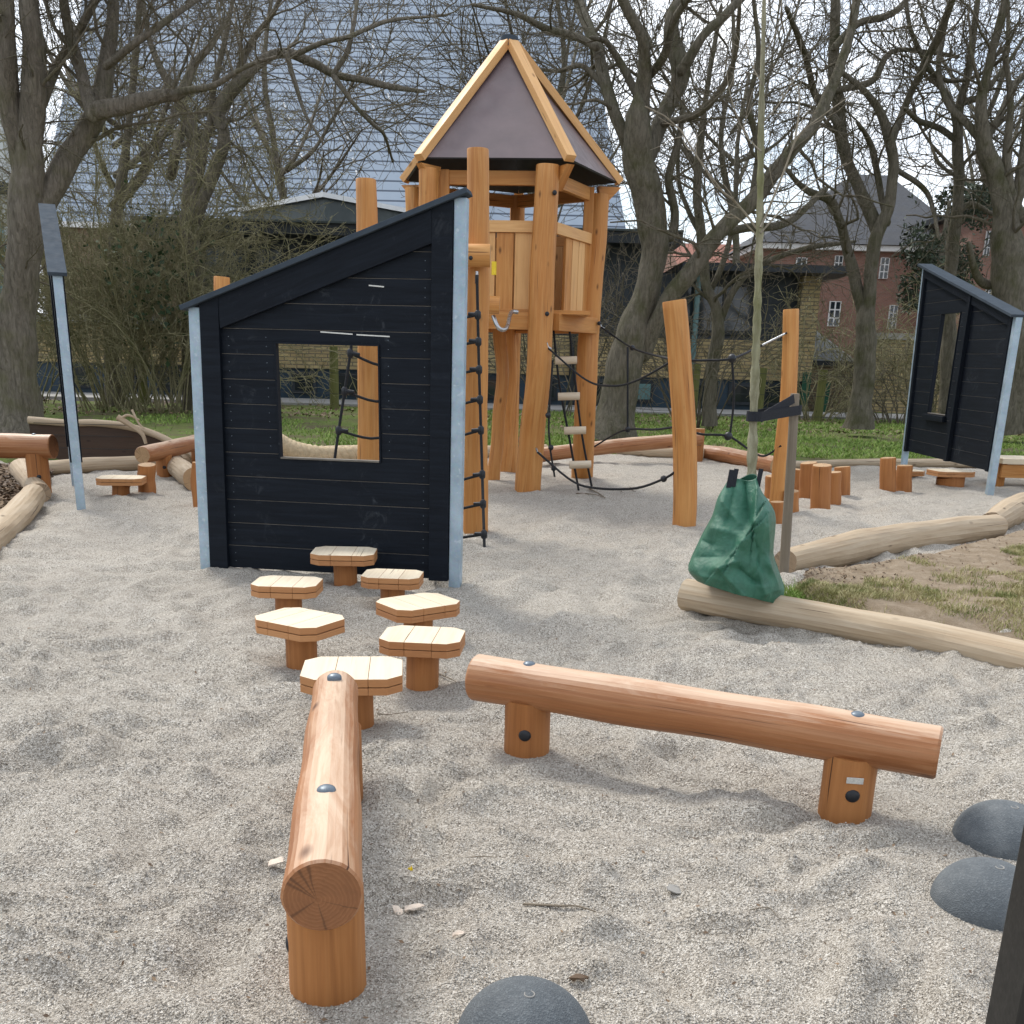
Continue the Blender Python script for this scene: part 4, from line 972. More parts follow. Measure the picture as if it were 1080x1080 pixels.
# dark swing seat under the tower
q = G(541, 489)
sw_ = thing('swing_seat', 'black tyre like swing seat resting under the tower next to the rope ladder', 'swing seat', (q.x, q.y, 0)); mb = MB()
for i in range(3): mb.tube([(q.x+.15*math.cos(a), q.y+.15*math.sin(a), .08+.08*i+.015*math.sin(a*3+i)) for a in np.linspace(0, 2*PI, 25)], .05, ROPE, 10, ROPE)
mb.build('coil', sw_); mb = MB(); mb.tube([(q.x+.02, q.y, .16), AT(550, 455, q.y)], .012, W_GREY, 8, W_GREY); mb.build('stick', sw_)

# ================================================================== RUBBER DOMES, DARK POST
for (px_, py_, r_, h_), lab in zip([(553, 1100, .172, .165), (1041, 953, .168, .150), (1058, 886, .170, .150)], ['speckled dark grey rubber dome cut by the bottom edge of the picture', 'speckled grey rubber dome at the right, lower one of the two side by side', 'speckled grey rubber dome at the right border behind the other dome']):
    p = G(px_, py_); t = thing('rubber_dome', lab, 'dome', (p.x, p.y, 0), 'rubber domes in the gravel'); mb = MB(); mb.dome((p.x, p.y, -.01), r_, h_, RUBBER, (0, 0, 1), 56, 18, .06); mb.build('dome_shell', t)
    mb = MB(); tp = Vector((p.x+.008, p.y-.02, h_-.0125)); mb.tube([tp+Vector((.012*math.cos(a), .012*math.sin(a), 0)) for a in np.linspace(0, 2*PI, 21)], .0022, CONC, 6); mb.build('moulding_mark', t)
q = AT(1063, 980, 1.5); mb = MB(); mb.box((q.x+.085, q.y+.03, .95), (.05, 0, 0), (0, .05, 0), (0, 0, 1.05), POSTBLK, 2)
tag(mb.build('metal_post', None, .004), 'dark metal post cut by the bottom right corner', 'post')

# ================================================================== YOUNG TREE, BAG, STAKE, STRAP
Yt = G(790, 618).y
def grow(pts, rad, density, lmin, lmax, amin, amax, P=5, upt=.1, wig_=.18, rf=.62, rmin=.0022, tmin=.15, taper=.35, rmax=9):
    """vectorised side shoots of a batch of branches"""
    N, Q, _ = pts.shape
    seg = np.linalg.norm(np.diff(pts, axis=1), axis=2); ln = seg.sum(1); cnt = rng.poisson(ln*density)
    ix = np.repeat(np.arange(N), cnt); M = len(ix)
    if M == 0: return np.zeros((0, P, 3)), np.zeros((0, P))
    t = tmin+(1-tmin)*rng.random(M); u = t*(Q-1); j = np.minimum(u.astype(int), Q-2); f = (u-j)[:, None]
    p = pts[ix, j]*(1-f)+pts[ix, j+1]*f; r = rad[ix, j]*(1-f[:, 0])+rad[ix, j+1]*f[:, 0]
    tg = pts[ix, j+1]-pts[ix, j]; tg /= np.linalg.norm(tg, axis=1, keepdims=True)+1e-9
    rv = rng.normal(size=(M, 3)); pe = rv-tg*(rv*tg).sum(1, keepdims=True); pe /= np.linalg.norm(pe, axis=1, keepdims=True)+1e-9
    a = rng.uniform(amin, amax, M)[:, None]; d = tg*np.cos(a)+pe*np.sin(a)
    Lh = rng.uniform(lmin, lmax, M)*(1-.45*t); st = (Lh/(P-1))[:, None]
    out = np.zeros((M, P, 3)); out[:, 0] = p; cur = rng.normal(size=(M, 3))*.10
    for i in range(1, P):
        d = d+rng.normal(size=(M, 3))*wig_+cur; d[:, 2] += upt*.5; d /= np.linalg.norm(d, axis=1, keepdims=True)
        out[:, i] = out[:, i-1]+d*st
    r_0 = np.clip(r*rf*rng.uniform(.6, 1, M), rmin, rmax)
    R_ = np.maximum(r_0[:, None]*np.linspace(1, taper, P)[None], rmin*.7)
    return out, R_
def limbs_to_np(limbs, P):
    A = []; Rr = []
    for pts, rad in limbs: A.append([tuple(p) for p in spline(pts, P)]); Rr.append(interp(rad, P))
    return np.array(A), np.array(Rr)

stem = [AT(790, 600, Yt), AT(793, 490, Yt), AT(797, 380, Yt), AT(801, 250, Yt), AT(803, 120, Yt), AT(806, 0, Yt), AT(808, -120, Yt)]
yt = thing('young_tree', 'slender newly planted tree with greenish stem rising out of the green bag', 'tree', (stem[0].x, Yt, 0))
sp_ = spline(stem, 160); kn_ = random.Random(4); nod = sorted(kn_.randint(6, 150) for _ in range(34)); sr = [SZ(5.0, stem[0])*(1-.80*i/159)*(1+max([.32*math.exp(-((i-q)/1.3)**2) for q in nod])) for i in range(160)]
mb = MB(); mb.tube(sp_, sr, YOUNG, 14, YOUNG, .06, 5); mb.build('trunk', yt)
yl = []
for pix, w in (([(801, 245), (778, 215), (760, 200), (735, 165), (712, 130), (680, 112)], 3.2), ([(802, 240), (815, 210), (838, 150), (843, 108), (842, 90)], 3.4), ([(800, 250), (785, 235), (770, 225)], 2.6), ([(838, 150), (850, 135), (870, 120), (905, 95)], 2.0), ([(802, 246), (830, 215), (860, 190), (893, 172)], 2.4),
               ([(803, 160), (785, 140), (770, 100), (765, 60)], 1.8), ([(804, 130), (825, 105), (845, 70)], 1.8), ([(804, 90), (790, 60), (785, 20)], 1.6), ([(805, 60), (820, 30), (826, -10)], 1.6), ([(818, 205), (812, 180), (814, 160)], 1.5)):
    yl.append(([AT(x, y, Yt+.06*math.sin(i*1.7+x)) for i, (x, y) in enumerate(pix)], [SZ(w*.40, stem[2]), SZ(w*.2, stem[2])]))
A, Rr = limbs_to_np(yl, 9); A1, R1 = grow(A, Rr, 9, .10, .40, .4, 1.0, 5, .25, .12, .7, .0022)
v, f = tubes_np([(A, Rr, 6), (A1, R1, 4)]); np_mesh('crown', v, f, PALETWIG, True, yt)

# watering bag
bt = thing('watering_bag', 'green tarpaulin watering bag wrapped round the young tree', 'watering bag', (stem[0].x, Yt, 0))
rows_, cols_ = 110, 220; V = np.zeros((rows_, cols_, 3)); bY = G(782, 652).y
Lp = spline([(768, 509, 0), (758, 526, 0), (751, 548, 0), (738, 574, 0), (728, 596, 0), (728, 604, 0), (735, 612, 0)], rows_)
Rp = spline([(798, 503, 0), (803, 519, 0), (817, 542, 0), (816, 575, 0), (817, 592, 0), (827, 622, 0), (824, 637, 0)], rows_)
Bd = interp([.05, .10, .15, .20, .25, .29, .28], rows_)
def segd(p, a, b):
    ax, ay = b[0]-a[0], b[1]-a[1]; f = max(0, min(1, ((p[0]-a[0])*ax+(p[1]-a[1])*ay)/(ax*ax+ay*ay))); dx, dy = p[0]-a[0]-ax*f, p[1]-a[1]-ay*f
    return math.hypot(dx, dy), (ax*dy-ay*dx) < 0, f
FOLD = [((800, 505), (796, 550), .085, 7, 1), ((796, 550), (783, 572), .085, 9, 1), ((783, 572), (758, 600), .07, 8, 1), ((757, 600), (786, 630), .05, 7, 0), ((796, 562), (801, 600), -.05, 6, 0), ((801, 600), (808, 628), .05, 6, 0), ((810, 540), (813, 600), .04, 6, 0),
        ((748, 556), (785, 566), .04, 8, 0), ((732, 588), (770, 588), -.035, 8, 0), ((757, 600), (775, 593), .04, 4, 0), ((775, 508), (768, 548), -.035, 6, 0), ((786, 510), (790, 548), -.05, 6, 0), ((770, 620), (760, 604), -.03, 5, 0), ((812, 595), (826, 628), .04, 7, 0), ((741, 570), (752, 575), -.03, 5, 0), ((780, 600), (798, 615), -.04, 6, 0), ((763, 530), (780, 552), .03, 6, 0)]
for i in range(rows_):
    t = i/(rows_-1)
    for j in range(cols_):
        th = 2*PI*j/cols_; f = (1-math.cos(th))/2; x = lerp(Lp[i].x, Rp[i].x, f); y = lerp(Lp[i].y, Rp[i].y, f); sn = math.sin(th)
        y += t*t*sn*3.0 if sn > 0 else 0
        y -= (1-t)**6*3*math.sin(th*2)
        d = 0.0
        if sn > 0:
            for a, b, am, wd, side in FOLD:
                q, sd, ff = segd((x, y), a, b); w2 = wd*(2.6 if (side and sd) else (.45 if side else 1)); d += am*math.exp(-q/w2)
            d *= min(1, sn*2.2)
            V[i, j] = AT(x, y, bY-Bd[i]*sn**.8-d)
        else:
            p = AT(x, y, bY); V[i, j] = (p.x, bY-Bd[i]*sn*.8, max(p.z+.02*t, .02))
V[:, :, 2] = np.maximum(V[:, :, 2], .03)
idx = np.arange(rows_*cols_).reshape(rows_, cols_); nx = np.roll(idx, -1, 1)
F = np.stack([idx[:-1], nx[:-1], nx[1:], idx[1:]], -1).reshape(-1, 4); VV = V.reshape(-1, 3)
VV[:, 1] += .05*np.abs(vnoise(VV[:, 2]*5+VV[:, 0]*6, VV[:, 0]*9-VV[:, 2]*2, 61))+.012*np.abs(vnoise(VV[:, 2]*24, VV[:, 0]*26, 62))
bo = np_mesh('bag_body', VV, F, BAG, True, bt); md = bo.modifiers.new('thick', 'SOLIDIFY'); md.thickness = .004; bc = Vector((0, bY, 0))
for px_, py_ in ((769, 504), (774, 503), (800, 503)):
    q = AT(px_, py_, bc.y-.03); mb = MB(); mb.bar(q-Vector((0, 0, .06)), q+Vector((.012, 0, .05)), .028, .010, STRAP, (0, 1, 0)); mb.build('strap_end', bt)
q0 = G(827, 612); q1 = AT(838.5, 415, q0.y); mb = MB(); mb.tube([Vector((q0.x, q0.y, -.2)), lerp(Vector((q0.x, q0.y, 0)), q1, .6), q1-Vector((0, 0, .01)), q1], [SZ(5.2, q0), SZ(5, q0), SZ(4.7, q0), SZ(4.2, q0)], W_GREY, 14, E_BORD, .03, 9)
tag(mb.build('stake'), 'weathered grey wooden stake supporting the young tree', 'stake')
# strap loop
ts_ = AT(796, 439, Yt); sk = AT(837, 432, q0.y); st_ = thing('tree_strap', 'black webbing strap tying the young tree to the grey stake', 'strap', (ts_.x, Yt, 0)); mb = MB()
d = (sk-ts_); d.z = 0; d.normalize(); sd = Vector((d.y, -d.x, 0)); loop = []
for a in np.linspace(PI/2, 3*PI/2, 10): loop.append(ts_+d*.055*math.cos(a)+sd*.055*math.sin(a))
for a in np.linspace(-PI/2, PI/2, 10): loop.append(sk+d*.055*math.cos(a)+sd*.055*math.sin(a))
loop.append(loop[0])
for hh, dz in ((.034, 0),):
    for i in range(len(loop)-1):
        a, b = loop[i], loop[i+1]; e = Vector((0, 0, hh))
        slope = .05 if i == 9 else 0
        a2, b2 = a.copy(), b.copy(); 
        if i > 8 and i < 19: pass
        mb.quad([a2-e, b2-e, b2+e, a2+e], STRAP)
so = mb.build('webbing', st_); md = so.modifiers.new('s', 'SOLIDIFY'); md.thickness = .004
mb = MB(); mb.bar(loop[0]+Vector((0, 0, -.01)), sk+Vector((-.02, -.06, .08)), .004, .065, STRAP, (0, 0, 1)); mb.build('webbing', st_)

# ================================================================== LITTLE THINGS ON THE GRAVEL
def onG(px, py, dz=0): p = G(px, py); p.z = float(gz(p.x, p.y))+dz; return p
def twig_on(pix, r, label):
    mb = MB(); mb.tube(spline([onG(x, y, .008) for x, y in pix], 14), interp([r, r*.5], 14), W_GREY, 6, W_GREY, .2, 3); tag(mb.build('twig'), label, 'twig')
twig_on([(552, 945), (590, 952), (610, 953), (640, 965)], .004, 'thin dark twig lying in front of the crosswise balance log')
twig_on([(470, 905), (500, 907), (540, 909)], .0025, 'hair thin straight twig lying behind the curved one on the gravel')
twig_on([(398, 755), (412, 752), (430, 752)], .003, 'small twig beside the post of the nearest stool')
twig_on([(463, 715), (480, 722), (492, 730)], .003, 'thin twig near the left end of the crosswise log')
twig_on([(608, 521), (625, 526), (638, 530)], .010, 'dark broken stick under the rope ladder, nearest')
twig_on([(622, 515), (632, 524), (638, 530)], .012, 'pale forked stick at the foot of the rope ladder')
twig_on([(655, 518), (662, 512), (668, 520), (676, 516)], .006, 'bent brown twig right of the rope ladder')
twig_on([(790, 970), (810, 965), (822, 974), (840, 972)], .002, 'wiry little root lying left of the lower rubber dome')
def chip(px, py, w, h, label, mat=PALETWIG, rot=0):
    p = onG(px, py, .012); mb = MB(); n_ = 11; pts = []
    rr = random.Random(px)
    for i in range(n_):
        a = 2*PI*i/n_; r = rr.uniform(.55, 1.05); x, y = w*r*math.cos(a), h*r*math.sin(a); pts.append(Vector((p.x+x*math.cos(rot)-y*math.sin(rot), p.y+x*math.sin(rot)+y*math.cos(rot), p.z+rr.uniform(-.004, .010))))
    mb.quad(pts, mat); o = mb.build('wood_chip'); md = o.modifiers.new('s', 'SOLIDIFY'); md.thickness = .003; tag(o, label, 'wood chip')
WHITECH = simple('bleached_chip', (.62, .53, .44), .8, 0, .2, 30)
chip(419, 948, .020, .045, 'curled pale wood chip right of the lengthwise log, left piece', WHITECH, .2); chip(436, 943, .038, .022, 'ragged pale wood chip right of the lengthwise log, right piece', WHITECH, .5)
chip(483, 978, .030, .014, 'small pale wood chip lying alone above the nearest dome', WHITECH, .4); chip(291, 918, .036, .026, 'pale flake of bark left of the lengthwise log', WHITECH, .8)
chip(710, 938, .026, .036, 'small grey leaf lying in the middle of the front gravel', CONC, .3)
chip(610, 1036, .034, .016, 'dark curled leaf beside the nearest rubber dome', LEAFM, .1); chip(433, 921, .010, .005, 'tiny yellow petal behind the ragged wood chips', YELLOW, .3)
sc = []
for _ in range(420):
    y = random.uniform(590, 1080); x = random.uniform(0, 1080); sc.append(onG(x, y, .006))
sc = np.array([tuple(p) for p in sc]); leaves('gravel_debris', sc[:, 0], sc[:, 1], sc[:, 2], .008, LEAFM, 'tiny brown leaf crumbs strewn over the front gravel', 'leaf litter')

# ================================================================== CURVED OLD BOARD WALL AT LEFT
Yw = G(110, 489).y+.25
ww = thing('sandbox_wall', 'old brown board wall with curved pale rim, left of the large black panel', 'board wall', (AT(110, 480, Yw).x, Yw, 0))
prof_ = [(30, 443), (70, 446), (100, 446), (135, 450), (165, 459), (192, 473), (205, 482)]
topc = spline([AT(x, y, Yw+.1*math.sin(x*.02)) for x, y in prof_], 40); mb = MB()
for i in range(39):
    a, b = topc[i], topc[i+1]; a0 = Vector((a.x, a.y, -.1)); b0_ = Vector((b.x, b.y, -.1)); o_ = Vector((0, .05, 0))
    uvq = [(0, a.x), (0, b.x), (b.z+.1, b.x), (a.z+.1, a.x)]
    mb.quad([a0, b0_, b, a], W_BOARD, uvq); mb.quad([a0+o_, a+o_, b+o_, b0_+o_], W_BOARD, [uvq[0], uvq[3], uvq[2], uvq[1]])
mb.build('board_face', ww)
mb = MB()
for zz in (.18, .36, .52): mb.box((AT(90, 470, Yw).x, Yw-.008, zz), (SZ(52, topc[0]), 0, 0), (0, .004, 0), (0, 0, .004), POSTBLK, 0)
mb.build('board_joint', ww)
mb = MB(); mb.tube(topc, .05, W_BORDER, 12, E_BORD, .08, 6); mb.build('rim', ww)
for i, (pix, r) in enumerate(((((124, 440), (140, 450), (150, 458), (154, 468)), .04), (((126, 443), (135, 438), (147, 443)), .026), (((139, 432), (146, 446), (152, 452)), .018))):
    mb = MB(); mb.tube(spline([AT(x, y, Yw-.15) for x, y in pix], 14), interp([r, r*.6], 14), W_BORDER, 8, W_BORDER, .15, i)
    tag(mb.build('dead_branch'), ['thick pale dead branch leaning over the curved rim of the board wall', 'crooked pale stick lying along the top of the curved board wall', 'thin upright stick standing out above the curved board wall'][i], 'branch')

# ================================================================== BUILDINGS
FY = 34.5   # facade depth
def fz(px, py, Y=FY): return AT(px, py, Y).z
def fx_(px, Y=FY): return AT(px, 340, Y).x
xl, xm, xr = AT(-260, 340, FY).x, fx_(690), fx_(862)
z1, z2 = fz(600, 396), fz(600, 354); zr1 = fz(300, 250); zr2 = fz(300, 238); zq1, zq2 = fz(850, 291), fz(850, 283)
pv = thing('pavilion', 'long low yellow brick building with flat dark roof behind the trees', 'building', ((xl+xr)/2, FY, 0))
def wallbox(x0, x1, za, zb, y0, y1, m, nm, par, bev=0):
    mb = MB(); mb.box(((x0+x1)/2, (y0+y1)/2, (za+zb)/2), ((x1-x0)/2, 0, 0), (0, (y1-y0)/2, 0), (0, 0, (zb-za)/2), m, None)
    # uv in metres, horizontal u
    mb.uv = [[(v_[0] if abs(v_[1]-0) > 1e9 else 0, 0) for v_ in f_] for f_ in mb.uv]
    for fi, f_ in enumerate(mb.f):
        vs = [Vector(mb.v[i]) for i in f_]; n_ = (vs[1]-vs[0]).cross(vs[2]-vs[0]); 
        if abs(n_.z) > max(abs(n_.x), abs(n_.y)): mb.uv[fi] = [(p.x, p.y) for p in vs]
        elif abs(n_.y) > abs(n_.x): mb.uv[fi] = [(p.x, p.z) for p in vs]
        else: mb.uv[fi] = [(p.y, p.z) for p in vs]
    return mb.build(nm, par, bev)
wallbox(xl, xr, -.1, z1, FY+.12, FY+12, BLUEP, 'basement_wall', pv)
wallbox(xl, xr, z1+.001, z2, FY, FY+12, YBRICK, 'brick_wall', pv)
xu = fx_(190)
wallbox(xu, xm, z2+.001, zr1, FY+.3, FY+11.8, DARKP, 'upper_wall', pv); wallbox(xm+.001, xr-.05, z2+.001, zq1, FY+.4, FY+11.6, DARKP, 'upper_wall', pv)
wallbox(xu-1, xm+.6, zr1+.001, zr2, FY-.9, FY+12.8, FASC, 'roof_slab', pv); wallbox(xm+.601, xr+.7, zq1+.001, zq2, FY-1.2, FY+12.4, FASC, 'roof_slab', pv)
wallbox(xu-1, xm+.6, zr2+.001, zr2+.06, FY-1.0, FY+12.8, GREYP, 'gutter', pv); wallbox(xu, xm, fz(620, 232)-.1, fz(620, 229), FY+6, FY+6.3, WHITEP, 'white_trim', pv)
wallbox(xu, xm, zr2, fz(620, 232)-.104, FY+6.04, FY+6.4, GREYP, 'upper_band', pv)
x_ = xu+.8
wallbox(fx_(842), xr-.02, z2+.002, zq1-.01, FY-.05, FY+1.5, YBRICK, 'brick_pier', pv)
wallbox(xl-.3, xu-.05, z2+.001, z2+.25, FY-.3, FY+12, CONC, 'parapet', pv)
while x_ < xr-2.4:
    wu = 2.6; zt_ = (zr1 if x_+wu < xm else zq1)-.24
    if not (x_ < xm < x_+wu+.2):
        yy0 = FY+.3 if x_+wu < xm else FY+.4
        w_ = wallbox(x_, x_+wu, z2+.16, zt_, yy0-.1, yy0-.002, FASC if int(x_*7) % 3 else WHITEP, 'window', pv)
        wallbox(x_+.12, x_+wu*.5-.06, z2+.28, zt_-.12, yy0-.116, yy0-.1005, GLASS, 'pane', w_); wallbox(x_+wu*.5+.06, x_+wu-.12, z2+.28, zt_-.12, yy0-.116, yy0-.1005, GLASS, 'pane', w_)
    x_ += wu+.44
for pxw, wpx in ((-20, 22), (60, 30), (110, 28), (160, 30), (255, 24), (305, 26), (352, 30), (425, 26), (500, 30), (560, 30), (625, 26), (668, 26), (735, 28), (775, 30), (812, 26)):
    a = fx_(pxw); b = fx_(pxw+wpx); w_ = wallbox(a, b, .25, z1-.1, FY+.04, FY+.116, DARKP if pxw % 2 else FASC, 'basement_window', pv); wallbox(a+.1, b-.1, .35, z1-.2, FY+.028, FY+.0395, TEAL if pxw in (255, 668, 425) else GLASS, 'pane', w_)
for pxw in (480, 733, 605):
    mb = MB(); mb.tube([(fx_(pxw), FY-.12, 0), (fx_(pxw), FY-.12, (zr1 if pxw < 690 else zq1))], .09, TEAL if pxw == 733 else FASC, 10); mb.build('downpipe', pv)
# clerestory box on the roof
cl = thing('roof_lantern', 'dark clerestory box with white top edge on the pavilion roof behind the large black panel', 'roof lantern', (AT(343, 240, 42).x, 42, 0))
ca_, cb_, cc_ = AT(258, 240, 43.5), AT(343, 240, 39), AT(470, 243, 44.5); zc = AT(343, 209, 39).z; zc0 = zr2-.3
mb = MB(); dd_ = cc_-cb_+(ca_-cb_)
foot = [ca_, cb_, cc_, cb_+dd_]; 
for i in range(4):
    a, b = foot[i], foot[(i+1) % 4]; mb.quad([(a.x, a.y, zc0), (b.x, b.y, zc0), (b.x, b.y, zc), (a.x, a.y, zc)], GREYP)
mb.build('wall', cl); mb = MB(); ctr = sum((p for p in foot), Vector())/4; ff = [ctr+(p-ctr)*1.06 for p in foot]
mb.quad([(p.x, p.y, zc+.16) for p in ff], FELT); mb.quad([(p.x, p.y, zc+.001) for p in reversed(ff)], FELT)
for i in range(4): a, b = ff[i], ff[(i+1) % 4]; mb.quad([(a.x, a.y, zc), (b.x, b.y, zc), (b.x, b.y, zc+.16), (a.x, a.y, zc+.16)], WHITEP)
mb.build('roof_edge', cl)
# huge striped roof of the hall behind
HY = 92.0
hall = thing('hall', 'huge hall with steep blue grey striped roof towering behind the left trees', 'building', (-12, HY+12, 0))
e0, e1 = AT(40, 238, HY), AT(662, 248, HY); tp0, tp1 = AT(120, -190, HY+24), AT(590, -140, HY+24); e0.z = e1.z = (e0.z+e1.z)/2; tp0.z = tp1.z = (tp0.z+tp1.z)/2
mb = MB(); mb.quad([e0, e1, tp1, tp0], BIGROOF); bk = Vector((0, 24, 0)); q2 = [Vector((p.x, p.y+48, p.z)) for p in (e1, e0)]
mb.quad([e1, q2[0], tp1], BIGROOF); mb.quad([e0, tp0, q2[1]], BIGROOF); mb.quad([q2[0], q2[1], tp0, tp1], BIGROOF); mb.build('roof', hall)
mb = MB(); ff = [e0, e1, q2[0], q2[1]]
for i in range(4):
    a, b = ff[i], ff[(i+1) % 4]; c_ = Vector((0, .3, 0)) if i == 0 else Vector(); mb.quad([(a.x, a.y, -.2), (b.x, b.y, -.2), (b.x, b.y, b.z), (a.x, a.y, a.z)], BBRICK)
mb.build('wall', hall); mb = MB(); mb.bar(e0+Vector((0, -.2, -.1)), e1+Vector((0, -.2, -.1)), .6, .44, WHITEP); mb.build('eaves_gutter', hall)
nr = (e1-e0).cross(tp0-e0).normalized(); nr = nr if nr.y < 0 else -nr
for (xa, ya, xb, yb) in ((240, 95, 262, 180), (298, 105, 330, 200), (333, 15, 378, 190), (387, 30, 425, 150), (245, 140, 262, 205)):
    P0 = ONPL(xa, ya, e0, nr)+nr*.06; P1 = ONPL(xb, yb, e0, nr)+nr*.06; m_ = int((P1-P0).length/1.3)
    for i in range(m_): q = lerp(P0, P1, (i+.5)/m_); mb = MB(); mb.box(q, (P1-P0).normalized()*.3, nr*.05, (P1-P0).normalized().cross(nr)*.07, WHITEP, 0); mb.build('snow_guard', hall)
# red brick house
BY = 64.0
rh = thing('brick_house', 'red brick house with slate hip roof and white windows at the right behind the trees', 'building', (AT(900, 300, BY).x, BY, 0))
xa, xb = AT(806, 265, BY).x, AT(1016, 265, BY).x; ze = AT(860, 264, BY).z
wallbox(xa, xb, -.1, ze, BY, BY+18, RBRICK, 'wall', rh); wallbox(xa-.5, xb+.5, ze+.001, ze+.3, BY-.5, BY+18.4, WHITEP, 'cornice', rh)
ra0, ra1 = AT(902, 184, BY+9), AT(938, 186, BY+9); ra1.z = ra0.z; mb = MB(); E = [Vector((xa-.7, BY-.7, ze+.32)), Vector((xb+.7, BY-.7, ze+.32)), Vector((xb+.7, BY+18.6, ze+.32)), Vector((xa-.7, BY+18.6, ze+.32))]
mb.quad([E[0], E[1], ra1, ra0], SLATE); mb.quad([E[1], E[2], ra1], SLATE); mb.quad([E[2], E[3], ra0, ra1], SLATE); mb.quad([E[3], E[0], ra0], SLATE); mb.build('roof', rh)
def hwin(par, x0, y0, x1, y1, Y, rows=3):
    a, b = AT(x0, y1, Y), AT(x1, y0, Y); w_ = wallbox(a.x, b.x, a.z, b.z, Y-.12, Y-.002, WHITEP, 'window', par); wd = (b.x-a.x); hh = (b.z-a.z); bw = wd*.09
    for c in range(2):
        for r_ in range(rows):
            wallbox(a.x+bw+c*(wd/2-bw*.25), a.x+wd/2-bw*.75+c*(wd/2-bw*.25), a.z+hh*(r_/rows)+bw*.6, a.z+hh*((r_+1)/rows)-bw*.6, Y-.135, Y-.1205, GLASS, 'pane', w_)
for w in ((838, 272, 851, 289, 2), (878, 270, 889, 292, 3), (872, 318, 887, 344, 3), (935, 322, 947, 347, 3), (926, 272, 938, 294, 3), (975, 325, 988, 350, 3), (975, 275, 987, 297, 3), (826, 318, 840, 344, 3)): hwin(rh, w[0], w[1], w[2], w[3], BY, w[4])
hr = thing('tiled_house', 'house with red tiled roof showing between the trunks right of the tower', 'building', (AT(780, 270, 70).x, 74, 0))
xa, xb = AT(725, 285, 70).x, AT(822, 285, 70).x; zb_ = AT(780, 286, 70).z; zt_ = AT(780, 258, 76).z
wallbox(xa, xb, -.1, zb_, 70, 82, PALEW, 'wall', hr); mb = MB(); mb.quad([(xa-.6, 69.4, zb_), (xb+.6, 69.4, zb_), (xb+.6, 76, zt_), (xa-.6, 76, zt_)], TILE); mb.quad([(xb+.6, 82.6, zb_), (xa-.6, 82.6, zb_), (xa-.6, 76, zt_), (xb+.6, 76, zt_)], TILE)
for xx in (xa-.58, xb+.58): mb.quad([(xx, 69.4, zb_), (xx, 82.6, zb_), (xx, 76, zt_)], RBRICK)
mb.build('roof', hr)
br_ = thing('brick_block', 'red brick block with flat eaves at the right border behind the trees', 'building', (AT(1080, 260, 60).x, 60, 0))
xa, xb = AT(1026, 240, 60).x, AT(1300, 240, 60).x; zt_ = AT(1040, 226, 60).z
wallbox(xa, xb, -.1, zt_, 60, 76, RBRICK, 'wall', br_); wallbox(xa-.6, xb+.6, zt_+.001, zt_+.3, 59.2, 76.8, FASC, 'roof_slab', br_)
for w in ((1036, 244, 1046, 270), (1060, 246, 1070, 272), (1036, 300, 1046, 326)): hwin(br_, *w, 60)
pw = thing('pale_building', 'pale building with teal glazing at the far left border behind the big tree', 'building', (AT(-60, 200, 46).x, 48, 0))
xa, xb = AT(-300, 200, 47).x, AT(9, 200, 47).x; zt_ = AT(0, 48, 47).z
wallbox(xa, xb, -.1, zt_, 47, 47.6, PALEW, 'wall', pw)
for y0, y1 in ((235, 320),): a, b = AT(-80, y1, 47), AT(6, y0, 47); w_ = wallbox(a.x, b.x-.1, a.z, b.z, 46.9, 46.998, TEAL, 'window', pw)
wallbox(xa-.3, xb+.4, AT(0, 205, 47).z, AT(0, 196, 47).z, 45.6, 46.99, FASC, 'canopy', pw)
# yard walls and shed at the right
yw = thing('yard_wall', 'brown brick yard wall with dark coping and leaning shed roof right of the pavilion', 'wall', (AT(900, 400, 36).x, 36, 0))
xa, xb = xr+.05, AT(908, 400, 36).x; zt_ = AT(880, 386, 36).z
wallbox(xa, xb, -.1, zt_, 36, 36.4, BBRICK, 'brickwork', yw); wallbox(xa, xb+.05, zt_+.001, zt_+.16, 35.88, 36.5, FASC, 'coping', yw)
mb = MB(); za_ = zt_+.16; zb_ = AT(870, 343, 41).z; mb.quad([(xa, 36.6, za_), (xb, 36.6, za_), (xb-.6, 41, zb_), (xa, 41, zb_)], FELT); mb.quad([(xa, 36.6, -.1), (xb, 36.6, -.1), (xb, 36.6, za_), (xa, 36.6, za_)], BBRICK); mb.quad([(xb, 36.6, -.1), (xb-.6, 41, -.1), (xb-.6, 41, zb_), (xb, 36.6, za_)], BBRICK); mb.quad([(xa, 41, -.1), (xa, 41, zb_), (xb-.6, 41, zb_), (xb-.6, 41, -.1)], BBRICK); mb.build('shed_roof', yw)
gw = thing('garden_wall', 'yellow brick garden wall with flat coping behind the right shrubs', 'wall', (AT(1000, 400, 36.5).x, 36.5, 0))
xa, xb = AT(909, 400, 36.5).x+.05, AT(1400, 400, 36.5).x; zt_ = AT(940, 358, 36.5).z
wallbox(xa, xb, -.1, zt_, 36.5, 37.0, YBRICK, 'brickwork', gw); wallbox(xa-.05, xb, zt_+.001, zt_+.2, 36.3, 37.2, CONC, 'coping', gw)
